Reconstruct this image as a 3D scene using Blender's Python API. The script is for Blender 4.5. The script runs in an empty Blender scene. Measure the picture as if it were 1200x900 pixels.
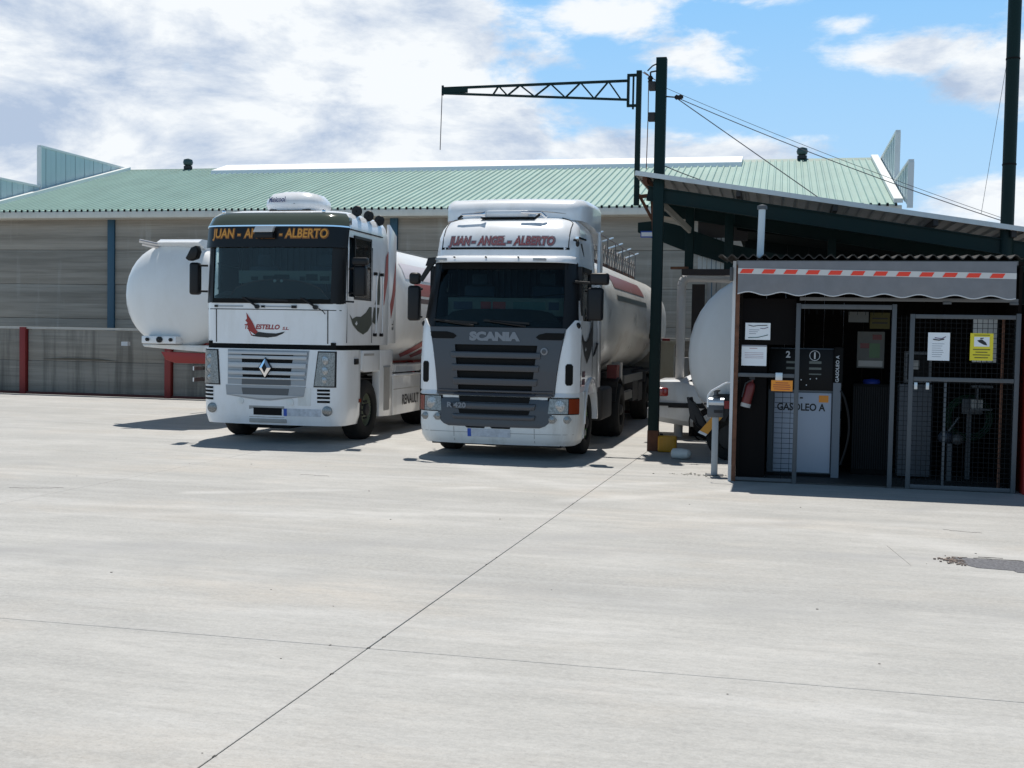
import bpy, bmesh, math, random
from mathutils import Vector, Matrix
R = math.radians
random.seed(7)
sc = bpy.context.scene
COL = sc.collection

# ------------------------------------------------------------------ camera, sky, sun, exposure
cam_d = bpy.data.cameras.new('camera'); cam = bpy.data.objects.new('camera', cam_d); COL.objects.link(cam)
cam_d.sensor_width = 36; cam_d.lens = 40.5; cam_d.clip_end = 3000
yaw, pitch, roll = R(12.95), R(2.38), R(1.03)
F = Vector((-math.sin(yaw)*math.cos(pitch), math.cos(yaw)*math.cos(pitch), -math.sin(pitch)))
Rt = Vector((math.cos(yaw), math.sin(yaw), 0)); U = Rt.cross(F)
c_, s_ = math.cos(roll), math.sin(roll)
R2 = Rt*c_+U*s_; U2 = U*c_-Rt*s_
cam.matrix_world = Matrix(((R2.x, U2.x, -F.x, 0), (R2.y, U2.y, -F.y, 0), (R2.z, U2.z, -F.z, 1.85), (0, 0, 0, 1)))
sc.camera = cam
sc.view_settings.view_transform = 'Standard'; sc.view_settings.look = 'None'
sc.view_settings.gamma = 1; sc.view_settings.exposure = 0.0

SUN = Vector((-.09, .32, 1)).normalized()          # direction towards the sun
sun_d = bpy.data.lights.new('sun', 'SUN'); sun_d.energy = 5.0; sun_d.angle = R(.5); sun_d.color = (1, .955, .89)
sun = bpy.data.objects.new('sun', sun_d); COL.objects.link(sun)
sun.rotation_euler = SUN.to_track_quat('Z', 'Y').to_euler()

world = bpy.data.worlds.new('World'); sc.world = world; world.use_nodes = True
wt = world.node_tree; wn = wt.nodes; wl = wt.links; wn.clear()
wo = wn.new('ShaderNodeOutputWorld'); bg = wn.new('ShaderNodeBackground'); bg.inputs['Strength'].default_value = .055
sky = wn.new('ShaderNodeTexSky'); sky.sky_type = 'NISHITA'; sky.sun_disc = False
sky.sun_elevation = math.asin(SUN.z); sky.sun_rotation = math.atan2(SUN.x, SUN.y)
sky.air_density = 1.0; sky.dust_density = .25; sky.ozone_density = 1.6
tc = wn.new('ShaderNodeTexCoord')
def wm(op, a, b=None, c=None, clamp=False):
    n = wn.new('ShaderNodeMath'); n.operation = op; n.use_clamp = clamp
    for i, v in enumerate((a, b, c)):
        if v is None: continue
        if isinstance(v, (int, float)): n.inputs[i].default_value = v
        else: wl.new(v, n.inputs[i])
    return n.outputs[0]
def wnoise(vec, scale, detail, rough, dist=0):
    n = wn.new('ShaderNodeTexNoise'); n.inputs['Scale'].default_value = scale; n.inputs['Detail'].default_value = detail
    n.inputs['Roughness'].default_value = rough; n.inputs['Distortion'].default_value = dist; wl.new(vec, n.inputs['Vector']); return n.outputs['Fac']
sep = wn.new('ShaderNodeSeparateXYZ'); wl.new(tc.outputs['Generated'], sep.inputs[0])
zz = wm('ADD', wm('MAXIMUM', sep.outputs[2], 0), .28)
cmb = wn.new('ShaderNodeCombineXYZ')
wl.new(wm('DIVIDE', sep.outputs[0], zz), cmb.inputs[0]); wl.new(wm('DIVIDE', sep.outputs[1], zz), cmb.inputs[1])
# real cloud positions: (azimuth, elevation, half width, half height, weight) in degrees, azimuth from +Y towards +X
blobs = [(-34, 10, 11, 10, .82), (-24, 13, 10, 7, .80), (-22, 7, 9, 5, .78), (-40, 5, 10, 5, .6), (-15.0, 9.8, 6.5, 4.6, .68), (-30, 17, 14, 4.5, .6), (-18, 14, 5, 4.2, .70),
         (-11.3, 13.2, 2.6, 1.3, .42), (-9.0, 8.8, 6.0, 1.9, .66), (-3.0, 8.6, 5.5, 1.3, .58), (-12.5, 7.5, 4, 3, .6), (-8.7, 15.3, 3.4, 1.5, .38), (-4.6, 13.2, 3.8, 1.5, .43), (-1.0, 16, 2, .6, .25),
         (6.6, 13.2, 4.6, 1.4, .54), (9.6, 12.3, 4.2, 2.0, .58), (9.0, 6.8, 4.2, 1.6, .44), (11.5, 5.5, 3, 1.6, .40), (3.0, 14.6, 1.8, .6, .26), (3, 4.6, 3, 1.0, .3)]
az = wm('ARCTAN2', sep.outputs[0], sep.outputs[1]); el = wm('ARCSINE', sep.outputs[2])
tot = None
for a, e, wa, we, wt_ in blobs:
    da = wm('DIVIDE', wm('SUBTRACT', az, R(a)), R(wa)); de = wm('DIVIDE', wm('SUBTRACT', el, R(e)), R(we))
    r2 = wm('ADD', wm('MULTIPLY', da, da), wm('MULTIPLY', de, de))
    g = wm('MULTIPLY', wm('POWER', 2.718, wm('MULTIPLY', r2, -1.0)), wt_)
    tot = g if tot is None else wm('MAXIMUM', tot, g)
cmap = wn.new('ShaderNodeMapping'); cmap.inputs['Scale'].default_value = (1, 1, 2.3); wl.new(tc.outputs['Generated'], cmap.inputs[0]); CV = cmap.outputs[0]
n1 = wnoise(CV, 7, 10, .62, .25); n2 = wnoise(cmb.outputs[0], 1.6, 6, .55)
n3 = wnoise(CV, 24, 7, .62, .15)
wide = wm('MULTIPLY', wm('SUBTRACT', n2, .60), wm('MULTIPLY', wm('SUBTRACT', el, .28, None, True), 2.2))   # broken cloud overhead and all round
dens = wm('ADD', wm('ADD', wm('MULTIPLY', wm('SUBTRACT', n1, .5), 1.25), wm('MULTIPLY', wm('SUBTRACT', n3, .5), .32)), wm('ADD', tot, wide))
mr = wn.new('ShaderNodeMapRange'); mr.interpolation_type = 'SMOOTHSTEP'; mr.inputs[1].default_value = .20; mr.inputs[2].default_value = .46
wl.new(dens, mr.inputs[0])
n4 = wnoise(CV, 6.5, 9, .62, .25)
cr = wn.new('ShaderNodeValToRGB'); cr.color_ramp.elements[0].position = .25; cr.color_ramp.elements[0].color = (8.5, 10.4, 13.5, 1)
cr.color_ramp.elements[1].position = .60; cr.color_ramp.elements[1].color = (17.0, 17.7, 18.3, 1)
thick = wm('SUBTRACT', wm('ADD', wm('ADD', wm('MULTIPLY', n4, 1.9), -.44), wm('MULTIPLY', wm('SUBTRACT', el, .15), .9)), wm('MULTIPLY', wm('SUBTRACT', dens, .45, None, True), .16))
wl.new(thick, cr.inputs[0])
hs = wn.new('ShaderNodeMixRGB'); hs.blend_type = 'MULTIPLY'; hs.inputs[0].default_value = 1; hs.inputs[2].default_value = (1.1, 1.08, .98, 1)
wl.new(sky.outputs[0], hs.inputs[1])
mx = wn.new('ShaderNodeMixRGB'); wl.new(mr.outputs[0], mx.inputs[0]); hz = wn.new('ShaderNodeMixRGB'); hzf = wn.new('ShaderNodeMapRange'); hzf.interpolation_type = 'SMOOTHSTEP'; hzf.inputs[1].default_value = .27; hzf.inputs[2].default_value = .60; hzf.inputs[3].default_value = 1; hzf.inputs[4].default_value = 0
wl.new(el, hzf.inputs[0]); wl.new(hzf.outputs[0], hz.inputs[0]); wl.new(hs.outputs[0], hz.inputs[1]); hr_ = wn.new('ShaderNodeValToRGB'); hr_.color_ramp.elements[0].position = .0; hr_.color_ramp.elements[0].color = (10.4, 14.5, 18.0, 1); hr_.color_ramp.elements[1].position = .32; hr_.color_ramp.elements[1].color = (4.6, 10.4, 17.8, 1)   # pale summer horizon
wl.new(el, hr_.inputs[0]); wl.new(hr_.outputs[0], hz.inputs[2])
wl.new(hz.outputs[0], mx.inputs[1]); wl.new(cr.outputs[0], mx.inputs[2])
wl.new(mx.outputs[0], bg.inputs['Color']); wl.new(bg.outputs[0], wo.inputs[0])

# ------------------------------------------------------------------ materials
MATS = {}
def mat(name, col, rough=.5, metal=0, var=.0, vscale=3, bump=0, bscale=40, spec=.5, coat=0, dirt=0, dcol=(.12, .09, .06), dscale=(2, 2, .6), stretch=(1, 1, 1)):
    if name in MATS: return MATS[name]
    m = bpy.data.materials.new(name); m.use_nodes = True; nt = m.node_tree; N = nt.nodes; L = nt.links
    b = N['Principled BSDF']; b.inputs['Roughness'].default_value = rough; b.inputs['Metallic'].default_value = metal
    b.inputs['Specular IOR Level'].default_value = spec; b.inputs['Coat Weight'].default_value = coat
    b.inputs['Base Color'].default_value = (*col, 1)
    geo = N.new('ShaderNodeNewGeometry'); mp = N.new('ShaderNodeMapping'); mp.inputs['Scale'].default_value = stretch
    L.new(geo.outputs['Position'], mp.inputs['Vector'])
    out = None
    if var:
        n = N.new('ShaderNodeTexNoise'); n.inputs['Scale'].default_value = vscale; n.inputs['Detail'].default_value = 8; n.inputs['Roughness'].default_value = .62
        L.new(mp.outputs[0], n.inputs['Vector'])
        r = N.new('ShaderNodeValToRGB'); r.color_ramp.elements[0].position = .3; r.color_ramp.elements[1].position = .7
        r.color_ramp.elements[0].color = (*[max(0, c*(1-var)) for c in col], 1); r.color_ramp.elements[1].color = (*[min(1, c*(1+var)) for c in col], 1)
        L.new(n.outputs['Fac'], r.inputs[0]); out = r.outputs[0]
    if dirt:
        n = N.new('ShaderNodeTexNoise'); n.inputs['Scale'].default_value = 1.6; n.inputs['Detail'].default_value = 9; n.inputs['Roughness'].default_value = .68
        mp2 = N.new('ShaderNodeMapping'); mp2.inputs['Scale'].default_value = dscale
        L.new(geo.outputs['Position'], mp2.inputs['Vector']); L.new(mp2.outputs[0], n.inputs['Vector'])
        r = N.new('ShaderNodeMapRange'); r.inputs[1].default_value = .48; r.inputs[2].default_value = .78; r.inputs[4].default_value = dirt
        L.new(n.outputs['Fac'], r.inputs[0])
        x = N.new('ShaderNodeMixRGB'); L.new(r.outputs[0], x.inputs[0]); x.inputs[2].default_value = (*dcol, 1)
        if out: L.new(out, x.inputs[1])
        else: x.inputs[1].default_value = (*col, 1)
        out = x.outputs[0]
    if out: L.new(out, b.inputs['Base Color'])
    if bump:
        n = N.new('ShaderNodeTexNoise'); n.inputs['Scale'].default_value = bscale; n.inputs['Detail'].default_value = 6
        L.new(mp.outputs[0], n.inputs['Vector'])
        bp = N.new('ShaderNodeBump'); bp.inputs['Strength'].default_value = bump; bp.inputs['Distance'].default_value = .02
        L.new(n.outputs['Fac'], bp.inputs['Height']); L.new(bp.outputs[0], b.inputs['Normal'])
    MATS[name] = m; return m

def glass(name, tint, trans=.8, rough=.02):
    m = bpy.data.materials.new(name); m.use_nodes = True; nt = m.node_tree; N = nt.nodes; L = nt.links; N.clear()
    o = N.new('ShaderNodeOutputMaterial'); t = N.new('ShaderNodeBsdfTransparent'); t.inputs[0].default_value = (*tint, 1)
    g = N.new('ShaderNodeBsdfGlossy'); g.inputs['Roughness'].default_value = rough
    f = N.new('ShaderNodeFresnel'); f.inputs[0].default_value = 1.36
    x = N.new('ShaderNodeMixShader'); L.new(f.outputs[0], x.inputs[0]); L.new(t.outputs[0], x.inputs[1]); L.new(g.outputs[0], x.inputs[2]); L.new(x.outputs[0], o.inputs[0])
    MATS[name] = m; return m

white = mat('white_paint', (.78, .79, .80), .24, coat=.4, dirt=.34, dcol=(.46, .43, .38), dscale=(1.6, 1.6, .5))
white_dirty = mat('white_paint_dusty', (.74, .74, .72), .4, dirt=.6, dcol=(.36, .32, .26), dscale=(1.5, 1.5, .5))
tankw = mat('tank_white', (.76, .76, .75), .30, dirt=.28, dcol=(.5, .46, .4), dscale=(.8, .8, .4))
tank_dirty = mat('tank_grimy_white', (.60, .58, .54), .25, dirt=.65, dcol=(.34, .29, .23), dscale=(.8, .5, 1.2))
alu = mat('bare_metal', (.62, .62, .63), .3, metal=.9, dirt=.3)
black = mat('black_plastic', (.009, .009, .010), .45, spec=.3)
blackm = mat('matt_black', (.008, .008, .008), .8, spec=.2)
rubber = mat('tyre_rubber', (.018, .018, .018), .85, spec=.2, dirt=.3, dcol=(.06, .055, .05))
greyp = mat('charcoal_paint', (.040, .042, .050), .36, coat=.25)
greyd = mat('dark_chassis', (.02, .02, .022), .7, dirt=.5, dcol=(.07, .06, .05))
silver = mat('silver_paint', (.46, .475, .49), .4, metal=.12)
silverd = mat('grille_grey', (.30, .32, .34), .4, metal=.2)
chrome = mat('chrome', (.8, .8, .82), .08, metal=1)
gold = mat('gold_letter', (.62, .27, .03), .45)
redl = mat('red_letter', (.32, .03, .03), .45)
red = mat('red_paint', (.30, .018, .015), .4, dirt=.3, dcol=(.12, .02, .015))
redtape = mat('red_tape', (.85, .05, .02), .5)
orange = mat('orange_lens', (.22, .035, .012), .25)
amber = mat('amber_plastic', (.75, .33, .03), .5)
orange_lbl = mat('orange_label', (.80, .28, .02), .5)
yellow = mat('yellow_sign', (.72, .60, .02), .5)
blue = mat('blue_paint', (.022, .075, .12), .45, dirt=.3, dcol=(.05, .08, .1))
bluep = mat('blue_print', (.02, .08, .40), .5)
green = mat('green_steel', (.004, .019, .018), .55, spec=.2, dirt=.25, dcol=(.025, .02, .018))
rust = mat('rusty_steel', (.13, .055, .03), .85, var=.4, vscale=9)
rimg = mat('green_rim', (.10, .22, .045), .45, dirt=.4, dcol=(.05, .05, .04))
rimd = mat('dull_rim', (.13, .15, .10), .5, dirt=.5, dcol=(.05, .05, .04))
roofg = mat('green_roof_sheet', (.30, .425, .37), .45, var=.10, vscale=1.2, stretch=(1, .25, 1), dirt=.25, dcol=(.31, .40, .36), dscale=(2.5, .3, .3))
clad = mat('pale_blue_cladding', (.42, .54, .57), .45, dirt=.2, dcol=(.3, .38, .4))
cladw = mat('white_cladding', (.66, .70, .70), .5, dirt=.25, dcol=(.4, .42, .42))
skyl = mat('white_rooflight', (.86, .87, .86), .4)
gutter = mat('cream_gutter', (.62, .61, .55), .5, dirt=.3, dcol=(.3, .28, .24))
linerd = mat('dark_interior', (.022, .023, .026), .8)
curtain = mat('cab_curtain', (.05, .07, .10), .9)
paper = mat('white_paper', (.78, .80, .82), .6)
ink = mat('grey_ink', (.25, .26, .30), .6)
inkb = mat('black_ink', (.015, .015, .015), .6)
galv = mat('galvanised_steel', (.095, .102, .11), .6, metal=.2, dirt=.5, dcol=(.06, .055, .05))
wire_m = mat('dull_wire', (.014, .015, .016), .8, spec=.1)
awn = mat('grey_awning_cloth', (.20, .20, .21), .85, var=.08, vscale=6)
pumpg = mat('pump_grey', (.10, .115, .13), .5)
pumpw = mat('pump_white', (.40, .43, .50), .45)
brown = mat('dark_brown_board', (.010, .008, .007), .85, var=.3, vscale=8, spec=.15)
corr_m = mat('dark_corrugated', (.045, .040, .034), .85, var=.35, vscale=7)
lens = mat('lamp_lens', (.22, .22, .215), .14, metal=.45, var=.45, vscale=45)
lens2 = mat('lamp_reflector', (.34, .34, .34), .2, metal=.6, var=.5, vscale=60)
visorm = mat('smoked_visor', (.075, .09, .068), .12, metal=.1, coat=.4)
jerry = mat('yellow_plastic', (.55, .27, .01), .5, dirt=.2)
smud = mat('smudged_plate', (.50, .52, .56), .6, var=.22, vscale=14)
patchm = mat('asphalt_patch', (.135, .135, .145), .9, var=.5, vscale=45, bump=.6, bscale=90)
rubble = mat('rusty_rubble', (.27, .21, .175), .9, var=.4, vscale=20)
grey_m = mat('grey_render', (.34, .33, .31), .8, var=.15)  # plain mottled grey for seams, recesses and small fittings
gm = glass('cab_glass', (.66, .76, .76)); gm2 = glass('side_glass', (.93, 1, .98))

def concrete_ground():
    m = bpy.data.materials.new('yard_concrete'); m.use_nodes = True; nt = m.node_tree; N = nt.nodes; L = nt.links; b = N['Principled BSDF']
    b.inputs['Roughness'].default_value = .78; b.inputs['Specular IOR Level'].default_value = .35
    geo = N.new('ShaderNodeNewGeometry')
    def noise(scale, det, ro, st, rot=0, dist=0):
        mp = N.new('ShaderNodeMapping'); mp.inputs['Scale'].default_value = st; mp.inputs['Rotation'].default_value = (0, 0, R(rot)); L.new(geo.outputs['Position'], mp.inputs[0])
        n = N.new('ShaderNodeTexNoise'); n.inputs['Scale'].default_value = scale; n.inputs['Detail'].default_value = det; n.inputs['Roughness'].default_value = ro; n.inputs['Distortion'].default_value = dist
        L.new(mp.outputs[0], n.inputs['Vector']); return n.outputs['Fac']
    def rng(v, a, b_, c, d):
        r = N.new('ShaderNodeMapRange'); r.inputs[1].default_value = a; r.inputs[2].default_value = b_; r.inputs[3].default_value = c; r.inputs[4].default_value = d; L.new(v, r.inputs[0]); return r.outputs[0]
    def mix(f, a, c, mode='MIX'):
        x = N.new('ShaderNodeMixRGB'); x.blend_type = mode
        if isinstance(f, float): x.inputs[0].default_value = f
        else: L.new(f, x.inputs[0])
        for s, v in ((1, a), (2, c)):
            if isinstance(v, tuple): x.inputs[s].default_value = (*v, 1)
            else: L.new(v, x.inputs[s])
        return x.outputs[0]
    c = mix(rng(noise(.55, 9, .65, (1, 1, 1)), .38, .62, 0, 1), (.378, .372, .352), (.458, .450, .428))
    c = mix(rng(noise(.45, 8, .62, (.22, 1.5, 1), -8, .6), .47, .62, 0, .50), c, (.27, .270, .262))     # dull streaks across the yard
    c = mix(rng(noise(.9, 8, .6, (.12, 2.2, 1), -4, .3), .50, .64, 0, .42), c, (.52, .515, .50))        # pale scuffed tracks
    c = mix(rng(noise(.7, 7, .6, (.5, 1.0, 1), 40), .51, .68, 0, .42), c, (.46, .40, .33))              # warm stains
    c = mix(rng(noise(1.1, 9, .7, (.6, 1.6, 1), 10, 1), .62, .76, 0, .50), c, (.25, .25, .25))
    c = mix(rng(noise(4, 9, .74, (.30, 1.5, 1), -5), .40, .58, .50, 0), c, (.30, .298, .285))
    c = mix(rng(noise(16, 8, .75, (.45, 1.3, 1), 5), .50, .66, 0, .40), c, (.27, .262, .25))
    c = mix(rng(noise(70, 5, .75, (1, 1, 1)), .50, .68, 0, .45), c, (.22, .21, .20))
    c = mix(rng(noise(34, 6, .75, (.7, 1, 1)), .45, .62, 0, .40), c, (.50, .49, .465))
    # tyre sweep rings: wide faint arcs of turning lorries
    for (cx, cy, r0, w, col, amt) in ((-9, 22, 13.6, .16, (.30, .30, .30), .45), (-9, 22, 11.4, .13, (.58, .57, .55), .35), (4, -14, 24.5, .2, (.31, .31, .31), .5), (-2, 60, 51.9, .30, (.29, .29, .285), .55), (3, 70, 57.6, .16, (.29, .29, .28), .4), (-30, 60, 53.5, .10, (.56, .55, .53), .5), (4, -14, 26.4, .12, (.58, .57, .55), .3), (-16, -2, 12.3, .16, (.31, .31, .3), .4), (12, 30, 21.6, .2, (.58, .57, .55), .3)):
        v = N.new('ShaderNodeVectorMath'); v.operation = 'DISTANCE'; s = N.new('ShaderNodeVectorMath'); s.operation = 'MULTIPLY'; s.inputs[1].default_value = (1, 1, 0)
        L.new(geo.outputs['Position'], s.inputs[0]); L.new(s.outputs[0], v.inputs[0]); v.inputs[1].default_value = (cx, cy, 0)
        a = N.new('ShaderNodeMath'); a.operation = 'SUBTRACT'; L.new(v.outputs['Value'], a.inputs[0]); a.inputs[1].default_value = r0
        ab = N.new('ShaderNodeMath'); ab.operation = 'ABSOLUTE'; L.new(a.outputs[0], ab.inputs[0])
        q = rng(ab.outputs[0], w*.3, w*1.8, amt, 0); k = N.new('ShaderNodeMath'); k.operation = 'MULTIPLY'; L.new(q, k.inputs[0]); L.new(rng(noise(.6, 6, .6, (1, 1, 1), cx), .42, .60, 0, 1), k.inputs[1])
        c = mix(k.outputs[0], c, col)
    L.new(c, b.inputs['Base Color'])
    bp = N.new('ShaderNodeBump'); bp.inputs['Strength'].default_value = .35; bp.inputs['Distance'].default_value = .01
    L.new(noise(38, 8, .7, (1, 1, 1)), bp.inputs['Height']); L.new(bp.outputs[0], b.inputs['Normal'])
    MATS['yard'] = m; return m
yard = concrete_ground()

def concrete_wall(name, lo, hi, streak, sc_h, seams=None, drip=.0):
    m = bpy.data.materials.new(name); m.use_nodes = True; nt = m.node_tree; N = nt.nodes; L = nt.links; b = N['Principled BSDF']; b.inputs['Roughness'].default_value = .9; b.inputs['Specular IOR Level'].default_value = .2
    geo = N.new('ShaderNodeNewGeometry')
    def noise(scale, st, det=8, ro=.62):
        mp = N.new('ShaderNodeMapping'); mp.inputs['Scale'].default_value = st; L.new(geo.outputs['Position'], mp.inputs[0])
        n = N.new('ShaderNodeTexNoise'); n.inputs['Scale'].default_value = scale; n.inputs['Detail'].default_value = det; n.inputs['Roughness'].default_value = ro
        L.new(mp.outputs[0], n.inputs['Vector']); return n.outputs['Fac']
    def rng(v, a, b_, c, d):
        r = N.new('ShaderNodeMapRange'); r.inputs[1].default_value = a; r.inputs[2].default_value = b_; r.inputs[3].default_value = c; r.inputs[4].default_value = d; L.new(v, r.inputs[0]); return r.outputs[0]
    def mix(f, a, c):
        x = N.new('ShaderNodeMixRGB'); L.new(f, x.inputs[0])
        for s, v in ((1, a), (2, c)):
            if isinstance(v, tuple): x.inputs[s].default_value = (*v, 1)
            else: L.new(v, x.inputs[s])
        return x.outputs[0]
    c = mix(rng(noise(1.2, (.16, 1, 3.2)), .34, .66, 0, 1), lo, hi)                        # board-marked horizontal bands
    c = mix(rng(noise(3.5, (.10, 1, 4.5)), .52, .72, 0, .55), c, tuple(v*.62 for v in lo))
    c = mix(rng(noise(2.0, (.14, 1, 5.0)), .60, .74, 0, .55), c, tuple(min(1, v*1.35) for v in hi))
    c = mix(rng(noise(2.2, (1.2, 1, .13)), .57, .72, 0, streak), c, (.46, .45, .42) if not drip else (.045, .043, .04))
    if drip: c = mix(rng(noise(1.4, (2.6, 1, .18)), .50, .68, 0, drip), c, (.05, .048, .045))
    L.new(c, b.inputs['Base Color'])
    bp = N.new('ShaderNodeBump'); bp.inputs['Strength'].default_value = .5; bp.inputs['Distance'].default_value = .02
    L.new(noise(9, (.2, 1, 4)), bp.inputs['Height']); L.new(bp.outputs[0], b.inputs['Normal'])
    MATS[name] = m; return m
wallm = concrete_wall('warehouse_concrete', (.225, .205, .175), (.35, .322, .28), .35, 1)
lowm = concrete_wall('boundary_concrete', (.19, .178, .155), (.29, .272, .24), .3, 1, drip=.55)

# ------------------------------------------------------------------ mesh helpers
class MB:
    def __init__(s): s.v = []; s.f = []
    def add(s, vs, fs):
        o = len(s.v); s.v += [tuple(p) for p in vs]; s.f += [tuple(i+o for i in f) for f in fs]; return s
    def box(s, x0, x1, y0, y1, z0, z1):
        return s.add([(x0,y0,z0),(x1,y0,z0),(x1,y1,z0),(x0,y1,z0),(x0,y0,z1),(x1,y0,z1),(x1,y1,z1),(x0,y1,z1)],
                     [(0,3,2,1),(4,5,6,7),(0,1,5,4),(1,2,6,5),(2,3,7,6),(3,0,4,7)])
    def tube(s, p, q, r, n=8, r2=None, cap=True):
        p = Vector(p); q = Vector(q); d = (q-p).normalized(); a = d.orthogonal().normalized(); b = d.cross(a); r2 = r if r2 is None else r2
        vs = [p+(a*math.cos(t)+b*math.sin(t))*r for t in [2*math.pi*i/n for i in range(n)]]+[q+(a*math.cos(t)+b*math.sin(t))*r2 for t in [2*math.pi*i/n for i in range(n)]]
        fs = [(i, (i+1) % n, n+(i+1) % n, n+i) for i in range(n)]
        if cap: fs += [tuple(range(n-1, -1, -1)), tuple(range(n, 2*n))]
        return s.add(vs, fs)
    def path(s, pts, r, n=8):
        for a, b in zip(pts, pts[1:]): s.tube(a, b, r, n)
        return s
    def bar(s, p, q, w, h, up=(0, 0, 1)):                       # rectangular bar between two points
        p = Vector(p); q = Vector(q); d = (q-p).normalized(); u = Vector(up); a = d.cross(u).normalized(); b = a.cross(d)
        vs = [c+a*i*w/2+b*j*h/2 for c in (p, q) for i, j in ((-1,-1),(1,-1),(1,1),(-1,1))]
        return s.add(vs, [(0,1,5,4),(1,2,6,5),(2,3,7,6),(3,0,4,7),(3,2,1,0),(4,5,6,7)])
    def prism(s, pts, ax, a0, a1):                              # 2D polygon extruded along axis ax (0,1,2)
        def P(u, v, w): return ((w, u, v), (u, w, v), (u, v, w))[ax]
        n = len(pts); vs = [P(u, v, a0) for u, v in pts]+[P(u, v, a1) for u, v in pts]
        return s.add(vs, [tuple(range(n)), tuple(range(2*n-1, n-1, -1))]+[(i, n+i, n+(i+1) % n, (i+1) % n) for i in range(n)])
    def lathe(s, prof, c, ax=0, n=32, closed=False):            # prof: (radius, along axis)
        c = Vector(c); vs = []
        for r, h in prof:
            for i in range(n):
                t = 2*math.pi*i/n; u, v = r*math.cos(t), r*math.sin(t)
                vs.append(c+Vector(((h, u, v), (u, h, v), (u, v, h))[ax]))
        m = len(prof); fs = []
        for j in range(m-1 if not closed else m):
            k = (j+1) % m
            for i in range(n): fs.append((j*n+i, j*n+(i+1) % n, k*n+(i+1) % n, k*n+i))
        return s.add(vs, fs)
    def loft(s, rings, caps=True, closed=True, skip=None):
        n = len(rings[0]); vs = [p for r in rings for p in r]; fs = []
        for j in range(len(rings)-1):
            for i in range(n if closed else n-1):
                f = (j*n+i, j*n+(i+1) % n, (j+1)*n+(i+1) % n, (j+1)*n+i)
                if skip:
                    cc = sum((Vector(vs[k]) for k in f), Vector())/4
                    if skip(cc): continue
                fs.append(f)
        if caps: fs += [tuple(range(n-1, -1, -1)), tuple(range((len(rings)-1)*n, len(rings)*n))]
        return s.add(vs, fs)
    def ball(s, c, rx, ry, rz, n=14, m=8):
        rings = []
        for j in range(m+1):
            t = math.pi*j/m; rings.append([(c[0]+rx*math.sin(t)*math.cos(2*math.pi*i/n), c[1]+ry*math.sin(t)*math.sin(2*math.pi*i/n), c[2]-rz*math.cos(t)) for i in range(n)])
        return s.loft(rings, caps=False)
    def build(s, name, m, parent=None, bev=0, seg=2, ang=38, kind=None, fix=True):
        me = bpy.data.meshes.new(name); me.from_pydata(s.v, [], s.f)
        bm = bmesh.new(); bm.from_mesh(me); bmesh.ops.remove_doubles(bm, verts=bm.verts, dist=.0002)
        if fix: bmesh.ops.recalc_face_normals(bm, faces=bm.faces)
        if bev:
            es = [e for e in bm.edges if len(e.link_faces) == 2 and e.calc_face_angle(0) > R(45)]
            bmesh.ops.bevel(bm, geom=es, offset=bev, segments=seg, affect='EDGES', profile=.5, clamp_overlap=True)
        bm.to_mesh(me); bm.free()
        me.shade_smooth(); me.set_sharp_from_angle(angle=R(ang)); me.materials.append(m)
        return link(name, me, parent, kind)
def link(name, me, parent=None, kind=None):
    o = bpy.data.objects.new(name, me); COL.objects.link(o)
    if parent: o.parent = parent
    if kind: o['kind'] = kind
    return o
def thing(name, label, cat, loc=(0, 0, 0), group=None, rz=0):
    o = bpy.data.objects.new(name, None); COL.objects.link(o); o.location = loc; o.rotation_euler.z = rz
    o['label'] = label; o['category'] = cat
    if group: o['group'] = group
    return o
def tag(o, label, cat, group=None):
    o['label'] = label; o['category'] = cat
    if group: o['group'] = group
    return o
def box(name, m, parent, x0, x1, y0, y1, z0, z1, bev=0, **k): return MB().box(x0, x1, y0, y1, z0, z1).build(name, m, parent, bev, **k)

def text_geo(s, size, bold=0, shear=0, spacing=1, width=None):
    cu = bpy.data.curves.new('t', 'FONT'); cu.body = s; cu.size = size; cu.offset = bold; cu.shear = shear; cu.space_character = spacing; cu.resolution_u = 3
    cu.align_x = 'CENTER'; cu.align_y = 'CENTER'
    o = bpy.data.objects.new('t', cu); COL.objects.link(o); dg = bpy.context.evaluated_depsgraph_get(); me = o.evaluated_get(dg).to_mesh()
    vs = [(v.co.x, v.co.y) for v in me.vertices]; fs = [tuple(p.vertices) for p in me.polygons]
    o.evaluated_get(dg).to_mesh_clear(); bpy.data.objects.remove(o); bpy.data.curves.remove(cu)
    if width and vs:
        a = min(v[0] for v in vs); b = max(v[0] for v in vs); k = width/(b-a); vs = [((v[0]-(a+b)/2)*k, v[1]) for v in vs]
    return vs, fs
def text(name, s, m, parent, fn, size, bold=0, shear=0, spacing=1, width=None):
    vs, fs = text_geo(s, size, bold, shear, spacing, width)
    me = bpy.data.meshes.new(name); me.from_pydata([fn(u, v) for u, v in vs], [], fs); me.materials.append(m)
    return link(name, me, parent)
def flat(cx, y, cz): return lambda u, v: (cx+u, y, cz+v)

def lerp(tab, z):
    if z <= tab[0][0]: return tab[0][1:]
    for a, b in zip(tab, tab[1:]):
        if z <= b[0]:
            t = (z-a[0])/(b[0]-a[0]); return tuple(p+(q-p)*t for p, q in zip(a[1:], b[1:]))
    return tab[-1][1:]

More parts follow.
